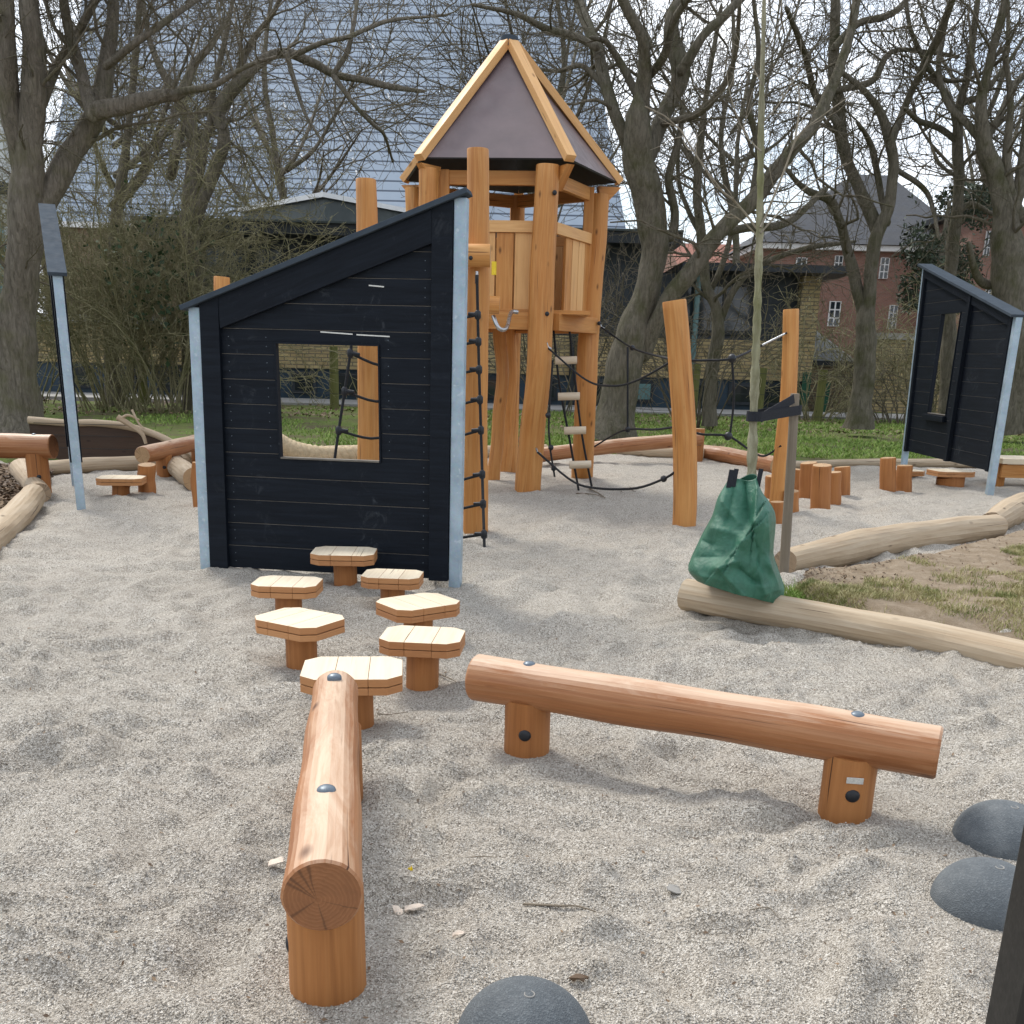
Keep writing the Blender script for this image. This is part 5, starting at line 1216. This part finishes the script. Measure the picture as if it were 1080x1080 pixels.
# bins
for px0, px1, y0, y1, Y, lab, cat in ((842, 855, 393, 430, 34.6, 'green wheeled bin with lid beside the yard wall, taller one', 'bin'), (863, 875, 402, 432, 34.7, 'dark green bin right of the taller wheeled bin', 'bin')):
    a, b = AT(px0, y1, Y), AT(px1, y0, Y); bn = thing('wheelie_bin', lab, cat, ((a.x+b.x)/2, Y, 0), 'green bins at the yard wall'); hw = (b.x-a.x)/2; cxn = (a.x+b.x)/2; zt_ = b.z
    mb = MB(); lo = [(cxn-hw*.8, Y-hw*.9), (cxn+hw*.8, Y-hw*.9), (cxn+hw*.8, Y+hw*.9), (cxn-hw*.8, Y+hw*.9)]; hi = [(cxn-hw, Y-hw*1.15), (cxn+hw, Y-hw*1.15), (cxn+hw, Y+hw*1.15), (cxn-hw, Y+hw*1.15)]
    for i in range(4): j = (i+1) % 4; mb.quad([(*lo[i], .1), (*lo[j], .1), (*hi[j], zt_-.05), (*hi[i], zt_-.05)], GREENB)
    mb.build('bin_body', bn); mb = MB(); mb.box((cxn, Y, zt_-.02), (hw*1.08, 0, 0), (0, hw*1.25, 0), (0, 0, .03), GREENB, 0); mb.build('lid', bn, .01)
    for sg in (-1, 1): mb = MB(); mb.tube([(cxn+sg*hw*.7-.02, Y+hw*.8, .15), (cxn+sg*hw*.7+.02, Y+hw*.8, .15)], .09, PLAST, 14, PLAST); mb.build('wheel', bn)
# wire fence with mossy posts
wf = thing('wire_fence', 'wire fence on mossy wooden posts along the far side of the lawn', 'fence', (0, 29.5, 0)); tops = []
for px_, ty in ((-40, 338), (29, 345), (150, 352), (255, 360), (352, 365), (450, 370), (560, 376), (662, 380), (733, 384), (803, 388), (867, 390), (1010, 398), (1100, 402)):
    Y = 29.5; x = AT(px_, 400, Y).x; z_ = AT(px_, ty, Y).z; mb = MB(); mb.tube([(x, Y, -.1), (x+.01, Y, z_*.5), (x+.02, Y, z_)], [.13, .12, .115], W_MOSSY, 12, W_MOSSY, .05, px_+99); mb.build('post', wf); tops.append(Vector((x, Y-.12, z_-.15)))
for dz in (0, .55, 1.1):
    mb = MB()
    for a, b in zip(tops[:-1], tops[1:]): mb.tube([a-Vector((0, 0, dz)), lerp(a, b, .5)-Vector((0, 0, dz+.03)), b-Vector((0, 0, dz))], .005, FASC, 5)
    mb.build('wire', wf)

# ================================================================== TREES
def pix_limb(pix, Y, wob=.35, seed=0):
    wob *= Y/12
    """pix: (px, py, width px); wanders in depth round Y"""
    rr = random.Random(seed); f = rr.uniform(-1, 1); g_ = rr.uniform(-1, 1); pts = []; rad = []
    for i, (x, y, w) in enumerate(pix):
        t = i/max(1, len(pix)-1); p = AT(x, y, Y+wob*(f*t*t*1.8+g_*math.sin(t*4)*.4)); pts.append(p); rad.append(SZ(w*.45, p))
    return pts, rad
def tree(name, label, base, limbs, bark, twig, d1=2.4, l1=(.8, 2.4), d2=4.5, l2=(.4, 1.2), d3=7, l3=(.2, .6), d4=5, l4=(.10, .32), upt=.10, tubeP=14, wigv=.20, noiseamp=.18, rmin=.0034, lim0=0, cat='tree', skip=None, group=None):
    t = thing(name, label, cat, (base.x, base.y, 0), group)
    sc_ = base.y/12.0; wd_ = (d1/sc_, d2/sc_, d3/sc_, d4/sc_); l1, l2, l3, l4 = [(a*sc_, b*sc_) for a, b in (l1, l2, l3, l4)]; rmin *= sc_
    d1, d2, d3, d4 = wd_; d1 *= 1.15; d3 *= 1.25; d4 *= 1.35; rmin *= .82
    mb = MB()
    for i, (pts, rad) in enumerate(limbs):
        n_ = 10+5*len(pts); sp2 = spline(pts, n_); rd2 = interp(rad, n_)
        if i > 0: d_ = (sp2[1]-sp2[0]).normalized(); r_ = rd2[0]; sp2 = [sp2[0]-d_*r_*1.1, sp2[0]-d_*r_*.8, sp2[0]-d_*r_*.4]+sp2; rd2 = [r_*.15, r_*.55, r_*.88]+rd2
        d_ = (sp2[-1]-sp2[-2]).normalized(); r_ = rd2[-1]; e_ = sp2[-1]; sp2 = sp2+[e_+d_*r_*1.2, e_+d_*r_*2.2, e_+d_*r_*2.8]; rd2 = rd2+[r_*.8, r_*.4, r_*.05]
        mb.tube(sp2, rd2, bark, 20 if max(rad) > .10 else 10, bark, noiseamp*.7, i*7+3)
    mb.build('trunk', t)
    A, Rr = limbs_to_np(limbs, tubeP)
    src = A if skip is None else A[skip:]; srcR = Rr if skip is None else Rr[skip:]
    B1, R1 = grow(src, srcR, d1, l1[0], l1[1], .5, 1.15, 9, upt, wigv*1.15, .40, .008*sc_, .25, .35, .021*sc_)
    B2, R2 = grow(B1, R1, d2, l2[0], l2[1], .45, 1.15, 6, upt*.6, wigv*1.3, .55, .0045*sc_, .12, .4)
    B2b, R2b = grow(src, srcR*.3, d2*.7, l2[0], l2[1], .6, 1.3, 6, upt, wigv*1.2, .5, .0045*sc_, .2, .4, .011*sc_)
    B2 = np.concatenate([B2, B2b]); R2 = np.concatenate([R2, R2b])
    B3, R3 = grow(B2, R2, d3, l3[0], l3[1], .4, 1.15, 5, upt*.4, wigv*1.2, .6, rmin, .1, .5)
    B4, R4 = grow(B3, R3, d4, l4[0], l4[1], .4, 1.2, 4, upt*.3, wigv*1.2, .7, rmin*.85, .1, .6)
    v, f = tubes_np([(B1, R1, 6), (B2, R2, 4), (B3, R3, 3), (B4, R4, 3)])
    np_mesh('crown', v, f, twig, True, t)
    return len(f)
NF = 0
# big left tree
Y = 17.6
l = [pix_limb([(14, 478, 112), (15, 450, 78), (16, 400, 54), (17, 340, 45), (25, 270, 38), (29, 200, 35), (32, 140, 30), (36, 70, 26), (30, 0, 24), (20, -90, 16)], Y, .2, 1),
     pix_limb([(28, 255, 30), (52, 205, 27), (78, 158, 24), (102, 118, 25), (112, 70, 17), (118, 30, 14), (122, -30, 12), (130, -90, 8)], Y, .5, 2),
     pix_limb([(102, 118, 19), (138, 109, 16), (170, 101, 14), (192, 96, 13), (205, 68, 9), (222, 48, 7), (240, 20, 5)], Y, -.5, 3),
     pix_limb([(26, 180, 26), (10, 110, 25), (6, 50, 22), (2, -30, 18), (-10, -90, 12)], Y, .5, 4),
     pix_limb([(98, 122, 16), (84, 70, 13), (72, 30, 11), (60, -40, 8)], Y, .8, 5), pix_limb([(192, 96, 8), (225, 90, 6), (260, 70, 5), (290, 60, 3)], Y, -.8, 6),
     pix_limb([(38, 120, 16), (60, 70, 12), (90, 20, 9), (120, -40, 7)], Y, -1.2, 7), pix_limb([(112, 70, 10), (150, 40, 8), (200, 5, 6), (250, -30, 4)], Y, -.9, 8)]
NF += tree('bare_tree', 'big old bare tree with rough bark at the left border, one limb leaning right', AT(14, 478, Y), l, BARK, TWIG, d1=2.6, d2=4.6, d3=6.5, d4=3.5, rmin=.0036)
# second left tree with the long horizontal limb
Y = 27.5
l = [pix_limb([(205, 445, 26), (202, 330, 24), (200, 240, 22), (205, 180, 20), (204, 140, 17), (190, 108, 13), (178, 88, 9), (160, 50, 7), (150, 0, 5)], Y, .4, 11),
     pix_limb([(204, 235, 18), (220, 195, 15), (232, 165, 14), (236, 140, 14), (230, 118, 15), (248, 92, 14), (280, 62, 12), (302, 56, 11), (330, 66, 10), (352, 78, 9), (385, 85, 7), (415, 92, 6), (445, 96, 4)], Y, -.8, 12),
     pix_limb([(352, 78, 6), (366, 55, 5.5), (372, 30, 5), (377, 0, 4.5), (382, -40, 4)], Y-.6, -.5, 13), pix_limb([(352, 80, 6), (372, 108, 5), (392, 130, 4.5), (405, 142, 4), (414, 170, 3)], Y-.6, -.5, 14),
     pix_limb([(180, 185, 12), (186, 160, 11), (190, 140, 11), (205, 125, 10), (230, 110, 9)], Y, .6, 15), pix_limb([(212, 180, 11), (216, 150, 10), (222, 130, 8), (226, 90, 7), (240, 30, 5), (250, -30, 4)], Y, .6, 16),
     pix_limb([(310, 58, 6), (340, 45, 5.5), (370, 38, 5), (410, 22, 4), (470, 16, 3)], Y-.6, -.7, 17), pix_limb([(248, 92, 8), (262, 50, 7), (290, 10, 6), (310, -40, 4)], Y, .5, 18),
     pix_limb([(302, 56, 6), (312, 90, 5), (322, 120, 4), (340, 150, 3)], Y-.4, -.4, 19)]
NF += tree('bare_tree', 'bare tree behind the thicket with a long horizontal limb reaching towards the tower roof', AT(205, 445, Y), l, BARK, TWIG, d1=2.2, l1=(.7, 1.9), d2=4.2, d3=6, d4=3, rmin=.0034, skip=1)
# central tree
Y = 20.3
l = [pix_limb([(644, 466, 62), (650, 440, 46), (656, 400, 42), (667, 350, 38), (681, 310, 34), (690, 270, 30), (688, 230, 33), (680, 195, 36), (672, 165, 36), (672, 140, 30)], Y, .2, 21),
     pix_limb([(668, 165, 22), (655, 135, 15), (641, 98, 14), (629, 50, 14), (614, 12, 12), (600, -40, 9)], Y, .6, 22), pix_limb([(672, 145, 22), (679, 86, 19), (678, 42, 14), (660, 7, 11), (640, -40, 8)], Y, -.6, 23),
     pix_limb([(682, 165, 22), (694, 135, 20), (708, 105, 19), (719, 74, 22), (708, 40, 17), (712, 12, 15), (735, -20, 11)], Y, .5, 24),
     pix_limb([(678, 372, 22), (690, 345, 20), (708, 312, 19), (736, 277, 19), (757, 246, 19), (793, 212, 19), (829, 166, 17), (858, 132, 14), (880, 85, 11), (898, 30, 10), (910, -40, 8)], Y, -.8, 25),
     pix_limb([(629, 50, 9), (605, 38, 8), (575, 30, 7), (545, 15, 6), (500, 5, 4)], Y, -.6, 26), pix_limb([(640, 95, 7), (615, 70, 6), (590, 75, 5), (565, 72, 3)], Y, .6, 27), pix_limb([(679, 86, 11), (700, 60, 10), (712, 20, 8), (740, -20, 6)], Y, .9, 28),
     pix_limb([(672, 100, 9), (655, 68, 8), (640, 45, 6), (625, 40, 5)], Y, -.7, 29), pix_limb([(719, 74, 13), (740, 40, 11), (765, 15, 10), (800, -20, 8)], Y, .8, 30), pix_limb([(757, 246, 11), (790, 240, 10), (830, 235, 8), (870, 200, 6)], Y, -.6, 31),
     pix_limb([(700, 130, 9), (735, 120, 8), (760, 95, 7), (775, 60, 6), (780, 10, 5)], Y, .9, 32), pix_limb([(793, 212, 9), (800, 160, 8), (790, 110, 7), (800, 60, 6), (795, 0, 5)], Y, .6, 33), pix_limb([(688, 235, 14), (706, 250, 11), (712, 225, 10), (705, 190, 9), (715, 150, 7), (720, 120, 6)], Y, .4, 34)]
NF += tree('bare_tree', 'bare many stemmed tree right of the tower with a thick limb leaning to the right', AT(644, 466, Y), l, BARKD, TWIGD, d1=2.3, d2=4.2, d3=6, d4=3.2, rmin=.0036, skip=1)
# tree behind the young tree
Y = 24.5
l = [pix_limb([(748, 449, 17), (750, 400, 14), (757, 350, 15), (755, 325, 14), (745, 300, 12), (740, 250, 11), (735, 200, 10), (740, 140, 8), (748, 80, 6), (760, 10, 5)], Y, .3, 41), pix_limb([(757, 345, 10), (775, 305, 8), (800, 280, 7), (850, 262, 6), (900, 255, 4)], Y, .5, 42),
     pix_limb([(748, 310, 7), (765, 270, 7), (775, 220, 6), (778, 150, 5), (790, 80, 4)], Y, -.5, 43), pix_limb([(741, 250, 7), (725, 220, 6), (715, 180, 5), (720, 110, 4)], Y, .7, 44)]
NF += tree('bare_tree', 'slim bare tree standing on the lawn straight behind the young tree', AT(748, 449, Y), l, BARKD, TWIGD, d1=2.0, l1=(.7, 1.7), d2=4, d3=5, d4=2, rmin=.0036)
# forked tree
Y = 23.8
l = [pix_limb([(905, 452, 34), (908, 430, 26), (912, 385, 23), (913, 335, 22), (917, 310, 17), (921, 265, 15), (929, 238, 14), (938, 215, 13), (942, 170, 11), (936, 140, 11), (925, 112, 9), (905, 90, 7), (880, 70, 5)], Y, .3, 51), pix_limb([(913, 340, 16), (903, 300, 14), (894, 265, 12), (886, 235, 11), (876, 212, 9), (850, 200, 7), (830, 180, 5)], Y, -.4, 52),
     pix_limb([(926, 245, 15), (914, 215, 14), (900, 185, 14), (888, 150, 14), (884, 110, 14), (879, 72, 13), (881, 24, 11), (880, -50, 8)], Y, .6, 53), pix_limb([(940, 150, 9), (948, 128, 9), (960, 100, 9), (974, 70, 9), (993, 31, 9), (1010, -20, 8)], Y, -.6, 54),
     pix_limb([(936, 235, 8), (928, 200, 8), (922, 165, 7), (915, 145, 6), (905, 130, 5)], Y, .4, 55), pix_limb([(884, 95, 8), (920, 85, 7), (940, 55, 6), (980, 55, 5), (1010, 60, 4)], Y, .5, 56), pix_limb([(880, 50, 9), (905, 25, 8), (940, 15, 7), (965, -10, 6)], Y, -.5, 57), pix_limb([(940, 175, 7), (975, 200, 6), (985, 225, 5), (990, 250, 4)], Y, -.7, 58), pix_limb([(884, 130, 9), (860, 100, 8), (850, 60, 7), (830, 10, 6)], Y, .8, 59), pix_limb([(974, 70, 6), (1000, 85, 5), (1030, 80, 4), (1060, 60, 4)], Y, .8, 60)]
NF += tree('bare_tree', 'forked bare tree on the lawn in front of the red brick house', AT(905, 452, Y), l, BARKD, TWIGD, d1=2.1, l1=(.7, 1.9), d2=4, d3=5.5, d4=2.6, rmin=.0036, skip=1)
# right trees
Y = 24.5
l = [pix_limb([(1000, 450, 20), (1000, 380, 17), (1002, 300, 15), (1006, 250, 14), (1011, 200, 12), (1010, 145, 11), (1013, 108, 10), (1021, 78, 9), (1026, 40, 8), (1035, -30, 6)], Y, .4, 61), pix_limb([(1011, 150, 8), (990, 135, 7), (970, 128, 6), (955, 115, 5)], Y, -.5, 62), pix_limb([(1013, 110, 7), (1035, 100, 6), (1060, 70, 5), (1080, 40, 4)], Y, .5, 63), pix_limb([(1008, 225, 7), (1025, 215, 6), (1045, 225, 5)], Y, .5, 64), pix_limb([(1011, 150, 8), (1003, 110, 7), (985, 80, 6), (960, 30, 5), (955, -20, 4)], Y, .5, 65)]
NF += tree('bare_tree', 'straight slim bare tree rising behind the far right black panel', AT(1000, 450, Y), l, BARKD, TWIGD, d1=2.1, l1=(.7, 1.9), d2=4, d3=5.5, d4=2.6, rmin=.0036)
Y = 23.0
l = [pix_limb([(1072, 455, 60), (1070, 400, 52), (1066, 330, 46), (1064, 270, 38), (1058, 220, 24), (1050, 185, 20), (1038, 150, 16), (1035, 110, 13), (1045, 60, 10), (1060, 0, 9), (1070, -60, 7)], Y, .3, 71), pix_limb([(1056, 260, 18), (1068, 225, 16), (1078, 180, 14), (1085, 120, 12), (1095, 40, 10), (1100, -40, 8)], Y, -.5, 72), pix_limb([(1040, 155, 9), (1020, 130, 8), (1000, 110, 7), (990, 70, 6), (1000, 10, 5)], Y, -.6, 73), pix_limb([(1038, 150, 9), (1055, 120, 8), (1070, 90, 7), (1090, 70, 6)], Y, .6, 74), pix_limb([(1078, 230, 12), (1066, 200, 10), (1062, 160, 9), (1066, 110, 7), (1060, 60, 6)], Y, .5, 75), pix_limb([(1062, 280, 15), (1045, 300, 11), (1030, 290, 9), (1022, 260, 7)], Y, .5, 76)]
NF += tree('bare_tree', 'thick bare tree at the right border behind the low end of the far black panel', AT(1072, 455, Y), l, BARKD, TWIGD, d1=2.1, l1=(.7, 2.0), d2=4, d3=5.5, d4=2.6, rmin=.0036)
# trees farther behind that thicken the canopy
def auto_tree(px, Y, w, label, top=-150, spread=120, seed=0, bark=BARKD, twig=TWIGD):
    rr = random.Random(seed); l = []; y0 = 430; fk = rr.uniform(230, 290)
    l.append(pix_limb([(px, y0, w*1.3), (px+rr.uniform(-4, 4), 360, w), (px+rr.uniform(-8, 8), fk, w*.85), (px+rr.uniform(-20, 20), 150, w*.6), (px+rr.uniform(-30, 30), 50, w*.45), (px+rr.uniform(-40, 40), top, w*.25)], Y, .5, seed))
    for i in range(7):
        sgn = -1 if i % 2 else 1; ys_ = fk-rr.uniform(-10, 120); x0 = px+rr.uniform(-5, 5); ex = px+sgn*rr.uniform(.4, 1)*spread; ey = ys_-rr.uniform(80, 230)
        l.append(pix_limb([(x0, ys_, w*.45), (lerp(x0, ex, .35), lerp(ys_, ey, .2), w*.38), (lerp(x0, ex, .7)+rr.uniform(-10, 10), lerp(ys_, ey, .55), w*.28), (ex, ey, w*.14)], Y, 1.6, seed*10+i))
    return tree('bare_tree', label, AT(px, y0, Y), l, bark, twig, d1=1.7, l1=(.8, 2.4), d2=2.9, l2=(.5, 1.3), d3=4.4, l3=(.25, .7), d4=1.4, l4=(.15, .4), rmin=.0045)
NF += auto_tree(1046, 84, 11, 'bare background tree in front of the brick block at the right', seed=203)
NF += auto_tree(775, 50, 10, 'bare background tree whose crown shows above the pavilion right of the central tree', seed=204)
NF += auto_tree(575, 52, 12, 'bare background tree whose crown shows just right of the tower roof', seed=205, spread=100)
NF += auto_tree(120, 28.5, 16, 'bare background tree hidden low by the thicket, crown above it', seed=206, bark=BARK, twig=TWIG)
NF += auto_tree(300, 50, 12, 'thin bare background tree behind the pavilion roof lantern', seed=207, bark=BARK, twig=TWIG, spread=90)

# ---- shrubs: bundles of arching stems
def shrub(label, px, py, Y, h, spread, nst, twig, seed, dens=(5, 8, 6), rm=.0036, name='shrub', group=None, l2=(.25, .8), fall=.08):
    q_ = Y/14; h *= q_; spread *= q_; dens = tuple(x/q_ for x in dens); rm *= q_; l2 = (l2[0]*q_, l2[1]*q_)
    b = AT(px, py, Y); b.z = 0; t = thing(name, label, 'shrub', (b.x, b.y, 0), group)
    N = nst; P = 9; A = np.zeros((N, P, 3)); a = rng.uniform(0, 2*PI, N); rr = np.sqrt(rng.random(N))*spread*.45
    d = np.stack([np.cos(a)*rng.uniform(.1, .7, N), np.sin(a)*rng.uniform(.1, .7, N), np.ones(N)], -1); A[:, 0] = np.stack([b.x+np.cos(a)*rr, b.y+np.sin(a)*rr*.7, np.zeros(N)], -1)
    Lh = h*rng.uniform(.55, 1.15, N)/(P-1)
    for i in range(1, P):
        d = d+rng.normal(size=(N, 3))*.13; d[:, 2] -= fall*i/P*2; dn = d/np.linalg.norm(d, axis=1, keepdims=True); A[:, i] = A[:, i-1]+dn*Lh[:, None]
    Rr = np.linspace(1, .3, P)[None]*q_*rng.uniform(.005, .014, N)[:, None]
    B1, R1 = grow(A, Rr, dens[0], l2[0]*2, l2[1]*1.6, .3, 1.0, 6, .0, .2, .5, rm*1.4, .2, .4); B2, R2 = grow(B1, R1, dens[1], l2[0], l2[1], .3, 1.1, 5, -.05, .22, .6, rm, .1, .5); B3, R3 = grow(B2, R2, dens[2], .1*q_, .35*q_, .3, 1.1, 4, -.05, .25, .7, rm*.85, .1, .6)
    v, f = tubes_np([(A, Rr, 6)]); np_mesh('stems', v, f, twig, True, t); v, f = tubes_np([(B1, R1, 4), (B2, R2, 3), (B3, R3, 3)]); np_mesh('twigs', v, f, twig, True, t); return len(f)
NF += shrub('dense olive green thicket of fine twigs right of the left grey post', 118, 440, 26.5, 4.1, 1.1, 40, TWIGO, 1, (4.0, 6, 5.5))
NF += shrub('dense olive thicket touching the low end of the large black panel', 168, 440, 26, 3.9, 1.0, 40, TWIGO, 2, (4.0, 6, 5.5))
NF += shrub('olive thicket low down behind the large black panel at its left', 208, 440, 27.5, 1.6, .8, 18, TWIGO, 3, (3.5, 5, 4))
NF += shrub('bare upright shrub at the foot of the central tree, right of the crooked post', 735, 448, 25, 2.4, .6, 26, TWIGD, 4, (2.5, 4, 3))
NF += shrub('thin bare shrub low behind the tower', 590, 440, 28, 2.4, .9, 22, TWIGD, 5, (2.5, 4, 3))
NF += shrub('bare shrub before the bins at the yard wall', 858, 440, 30, 1.3, .6, 20, TWIGO, 6, (3, 4, 3))
NF += shrub('twiggy shrub left of the far right black panel', 945, 440, 29, 1.15, .7, 20, TWIGD, 7, (3, 4, 3))
NF += shrub('brown twiggy shrub behind the window of the far right black panel', 1000, 440, 30, 1.7, 1.2, 30, TWIGO, 8, (3, 5, 4))
NF += shrub('olive shrub at the right border beyond the low end of the far panel', 1085, 440, 29, 1.7, 1.2, 30, TWIGO, 9, (3, 5, 4))
NF += shrub('low bush at the left border behind the big tree', 20, 440, 28, 2.2, 1.0, 26, TWIGO, 10, (3, 4, 3))
NF += shrub('bushy shrub in front of the shed roof at the yard wall', 880, 400, 35, 1.1, .7, 20, TWIGO, 12, (4, 5, 4))
# dark evergreen before the slate roof
Y = 54.0; b = AT(975, 400, Y); ev = thing('evergreen_tree', 'dark evergreen tree rising in front of the slate roof at the right', 'tree', (b.x, Y, 0))
top = AT(974, 186, Y).z; mb = MB(); mb.tube([(b.x, Y, -.1), (b.x, Y, top*.9)], [.34, .08], BARKD, 10, BARKD, .1, 3); mb.build('trunk', ev)
n = 16000; zz = 4.5+rng.random(n)**.85*(top-4.6); cl_ = vnoise(zz*.8, rng.integers(0, 12, n)*3.7, 80); rmax = np.interp(zz, [0, 6, 12, top], [1.2, 1.9, 1.7, .4])*(1+.5*cl_); th = rng.uniform(0, 2*PI, n); rad = rmax*np.sqrt(rng.random(n))
P = np.stack([b.x+rad*np.cos(th), Y+rad*np.sin(th), zz-.25*rad], -1); u = rng.normal(size=(n, 3)); u /= np.linalg.norm(u, axis=1, keepdims=True); w = rng.normal(size=(n, 3)); w = np.cross(u, w); w /= np.linalg.norm(w, axis=1, keepdims=True)
kp = vnoise(P[:, 0]*1.5+P[:, 1]*.7, P[:, 2]*1.3-P[:, 1]*.5, 83)+rng.uniform(-.12, .12, n) > -.02; P, u, w = P[kp], u[kp], w[kp]; n = len(P)
s = rng.uniform(.07, .19, n)[:, None]; V = np.stack([P-u*s, P+w*s*.35, P+u*s, P-w*s*.35], 1).reshape(-1, 3)
EVG = m_blade('evergreen_needles', (.012, .022, .010), (.024, .040, .016), (.045, .062, .028)); np_mesh('foliage', V, np.arange(n*4).reshape(-1, 4), EVG, False, ev)
# ivy patch in the thicket
n = 500; P = np.stack([AT(165, 270, 26).x+rng.normal(0, .55, n), 25.6+rng.normal(0, .6, n), AT(165, 295, 26).z+rng.normal(0, .7, n)], -1); u = rng.normal(size=(n, 3)); u /= np.linalg.norm(u, axis=1, keepdims=True); w = np.cross(u, rng.normal(size=(n, 3))); w /= np.linalg.norm(w, axis=1, keepdims=True); s = rng.uniform(.04, .09, n)[:, None]
V = np.stack([P-u*s, P+w*s*.7, P+u*s, P-w*s*.7], 1).reshape(-1, 3); tag(np_mesh('ivy', V, np.arange(n*4).reshape(-1, 4), m_blade('ivy_leaf', (.016, .035, .012), (.03, .06, .022), (.05, .085, .03))), 'patch of dark green ivy leaves climbing in the olive thicket', 'ivy')
print('tree faces', NF, flush=True)

# ================================================================== SKY AND SUN
SUN_EL, SUN_AZ = R(50), R(-35)      # azimuth from +Y towards +X
w = bpy.data.worlds.new('World'); scn.world = w; w.use_nodes = True; nt = w.node_tree; bg = nt.nodes['Background']
sky = nt.nodes.new('ShaderNodeTexSky'); sky.sky_type = 'NISHITA'; sky.sun_disc = False; sky.sun_elevation = SUN_EL; sky.sun_rotation = SUN_AZ; sky.air_density = 1.0; sky.dust_density = 1.5
tcw = nt.nodes.new('ShaderNodeTexCoord'); mp = nt.nodes.new('ShaderNodeMapping'); mp.inputs['Scale'].default_value = (1, 1, 2.2); L(nt, tcw.outputs['Generated'], mp.inputs[0])
cn = noise(nt, mp.outputs[0], 2.6, 7, .58, .4); cf = ramp(nt, cn, [(.36, .25), (.58, 1.0)])
cc = ramp(nt, noise(nt, mp.outputs[0], 4.5, 5, .6), [(.3, (5.6, 6.1, 6.9)), (.7, (8.6, 8.8, 9.1))])
colr = mix(nt, cf, sky.outputs[0], cc); L(nt, colr, bg.inputs['Color']); bg.inputs['Strength'].default_value = .12
sd_ = bpy.data.lights.new('sun', 'SUN'); sd_.energy = 1.9; sd_.angle = R(18); sd_.color = (1, .95, .87); so_ = bpy.data.objects.new('sun', sd_); C.objects.link(so_)
dv = Vector((math.sin(SUN_AZ)*math.cos(SUN_EL), math.cos(SUN_AZ)*math.cos(SUN_EL), math.sin(SUN_EL))); so_.rotation_euler = dv.to_track_quat('Z', 'Y').to_euler()
vs = scn.view_settings; vs.view_transform = 'Standard'; vs.look = 'None'; vs.exposure = .76; vs.gamma = 1; vs.use_curve_mapping = False
scn.render.resolution_x = 1024; scn.render.resolution_y = 1024
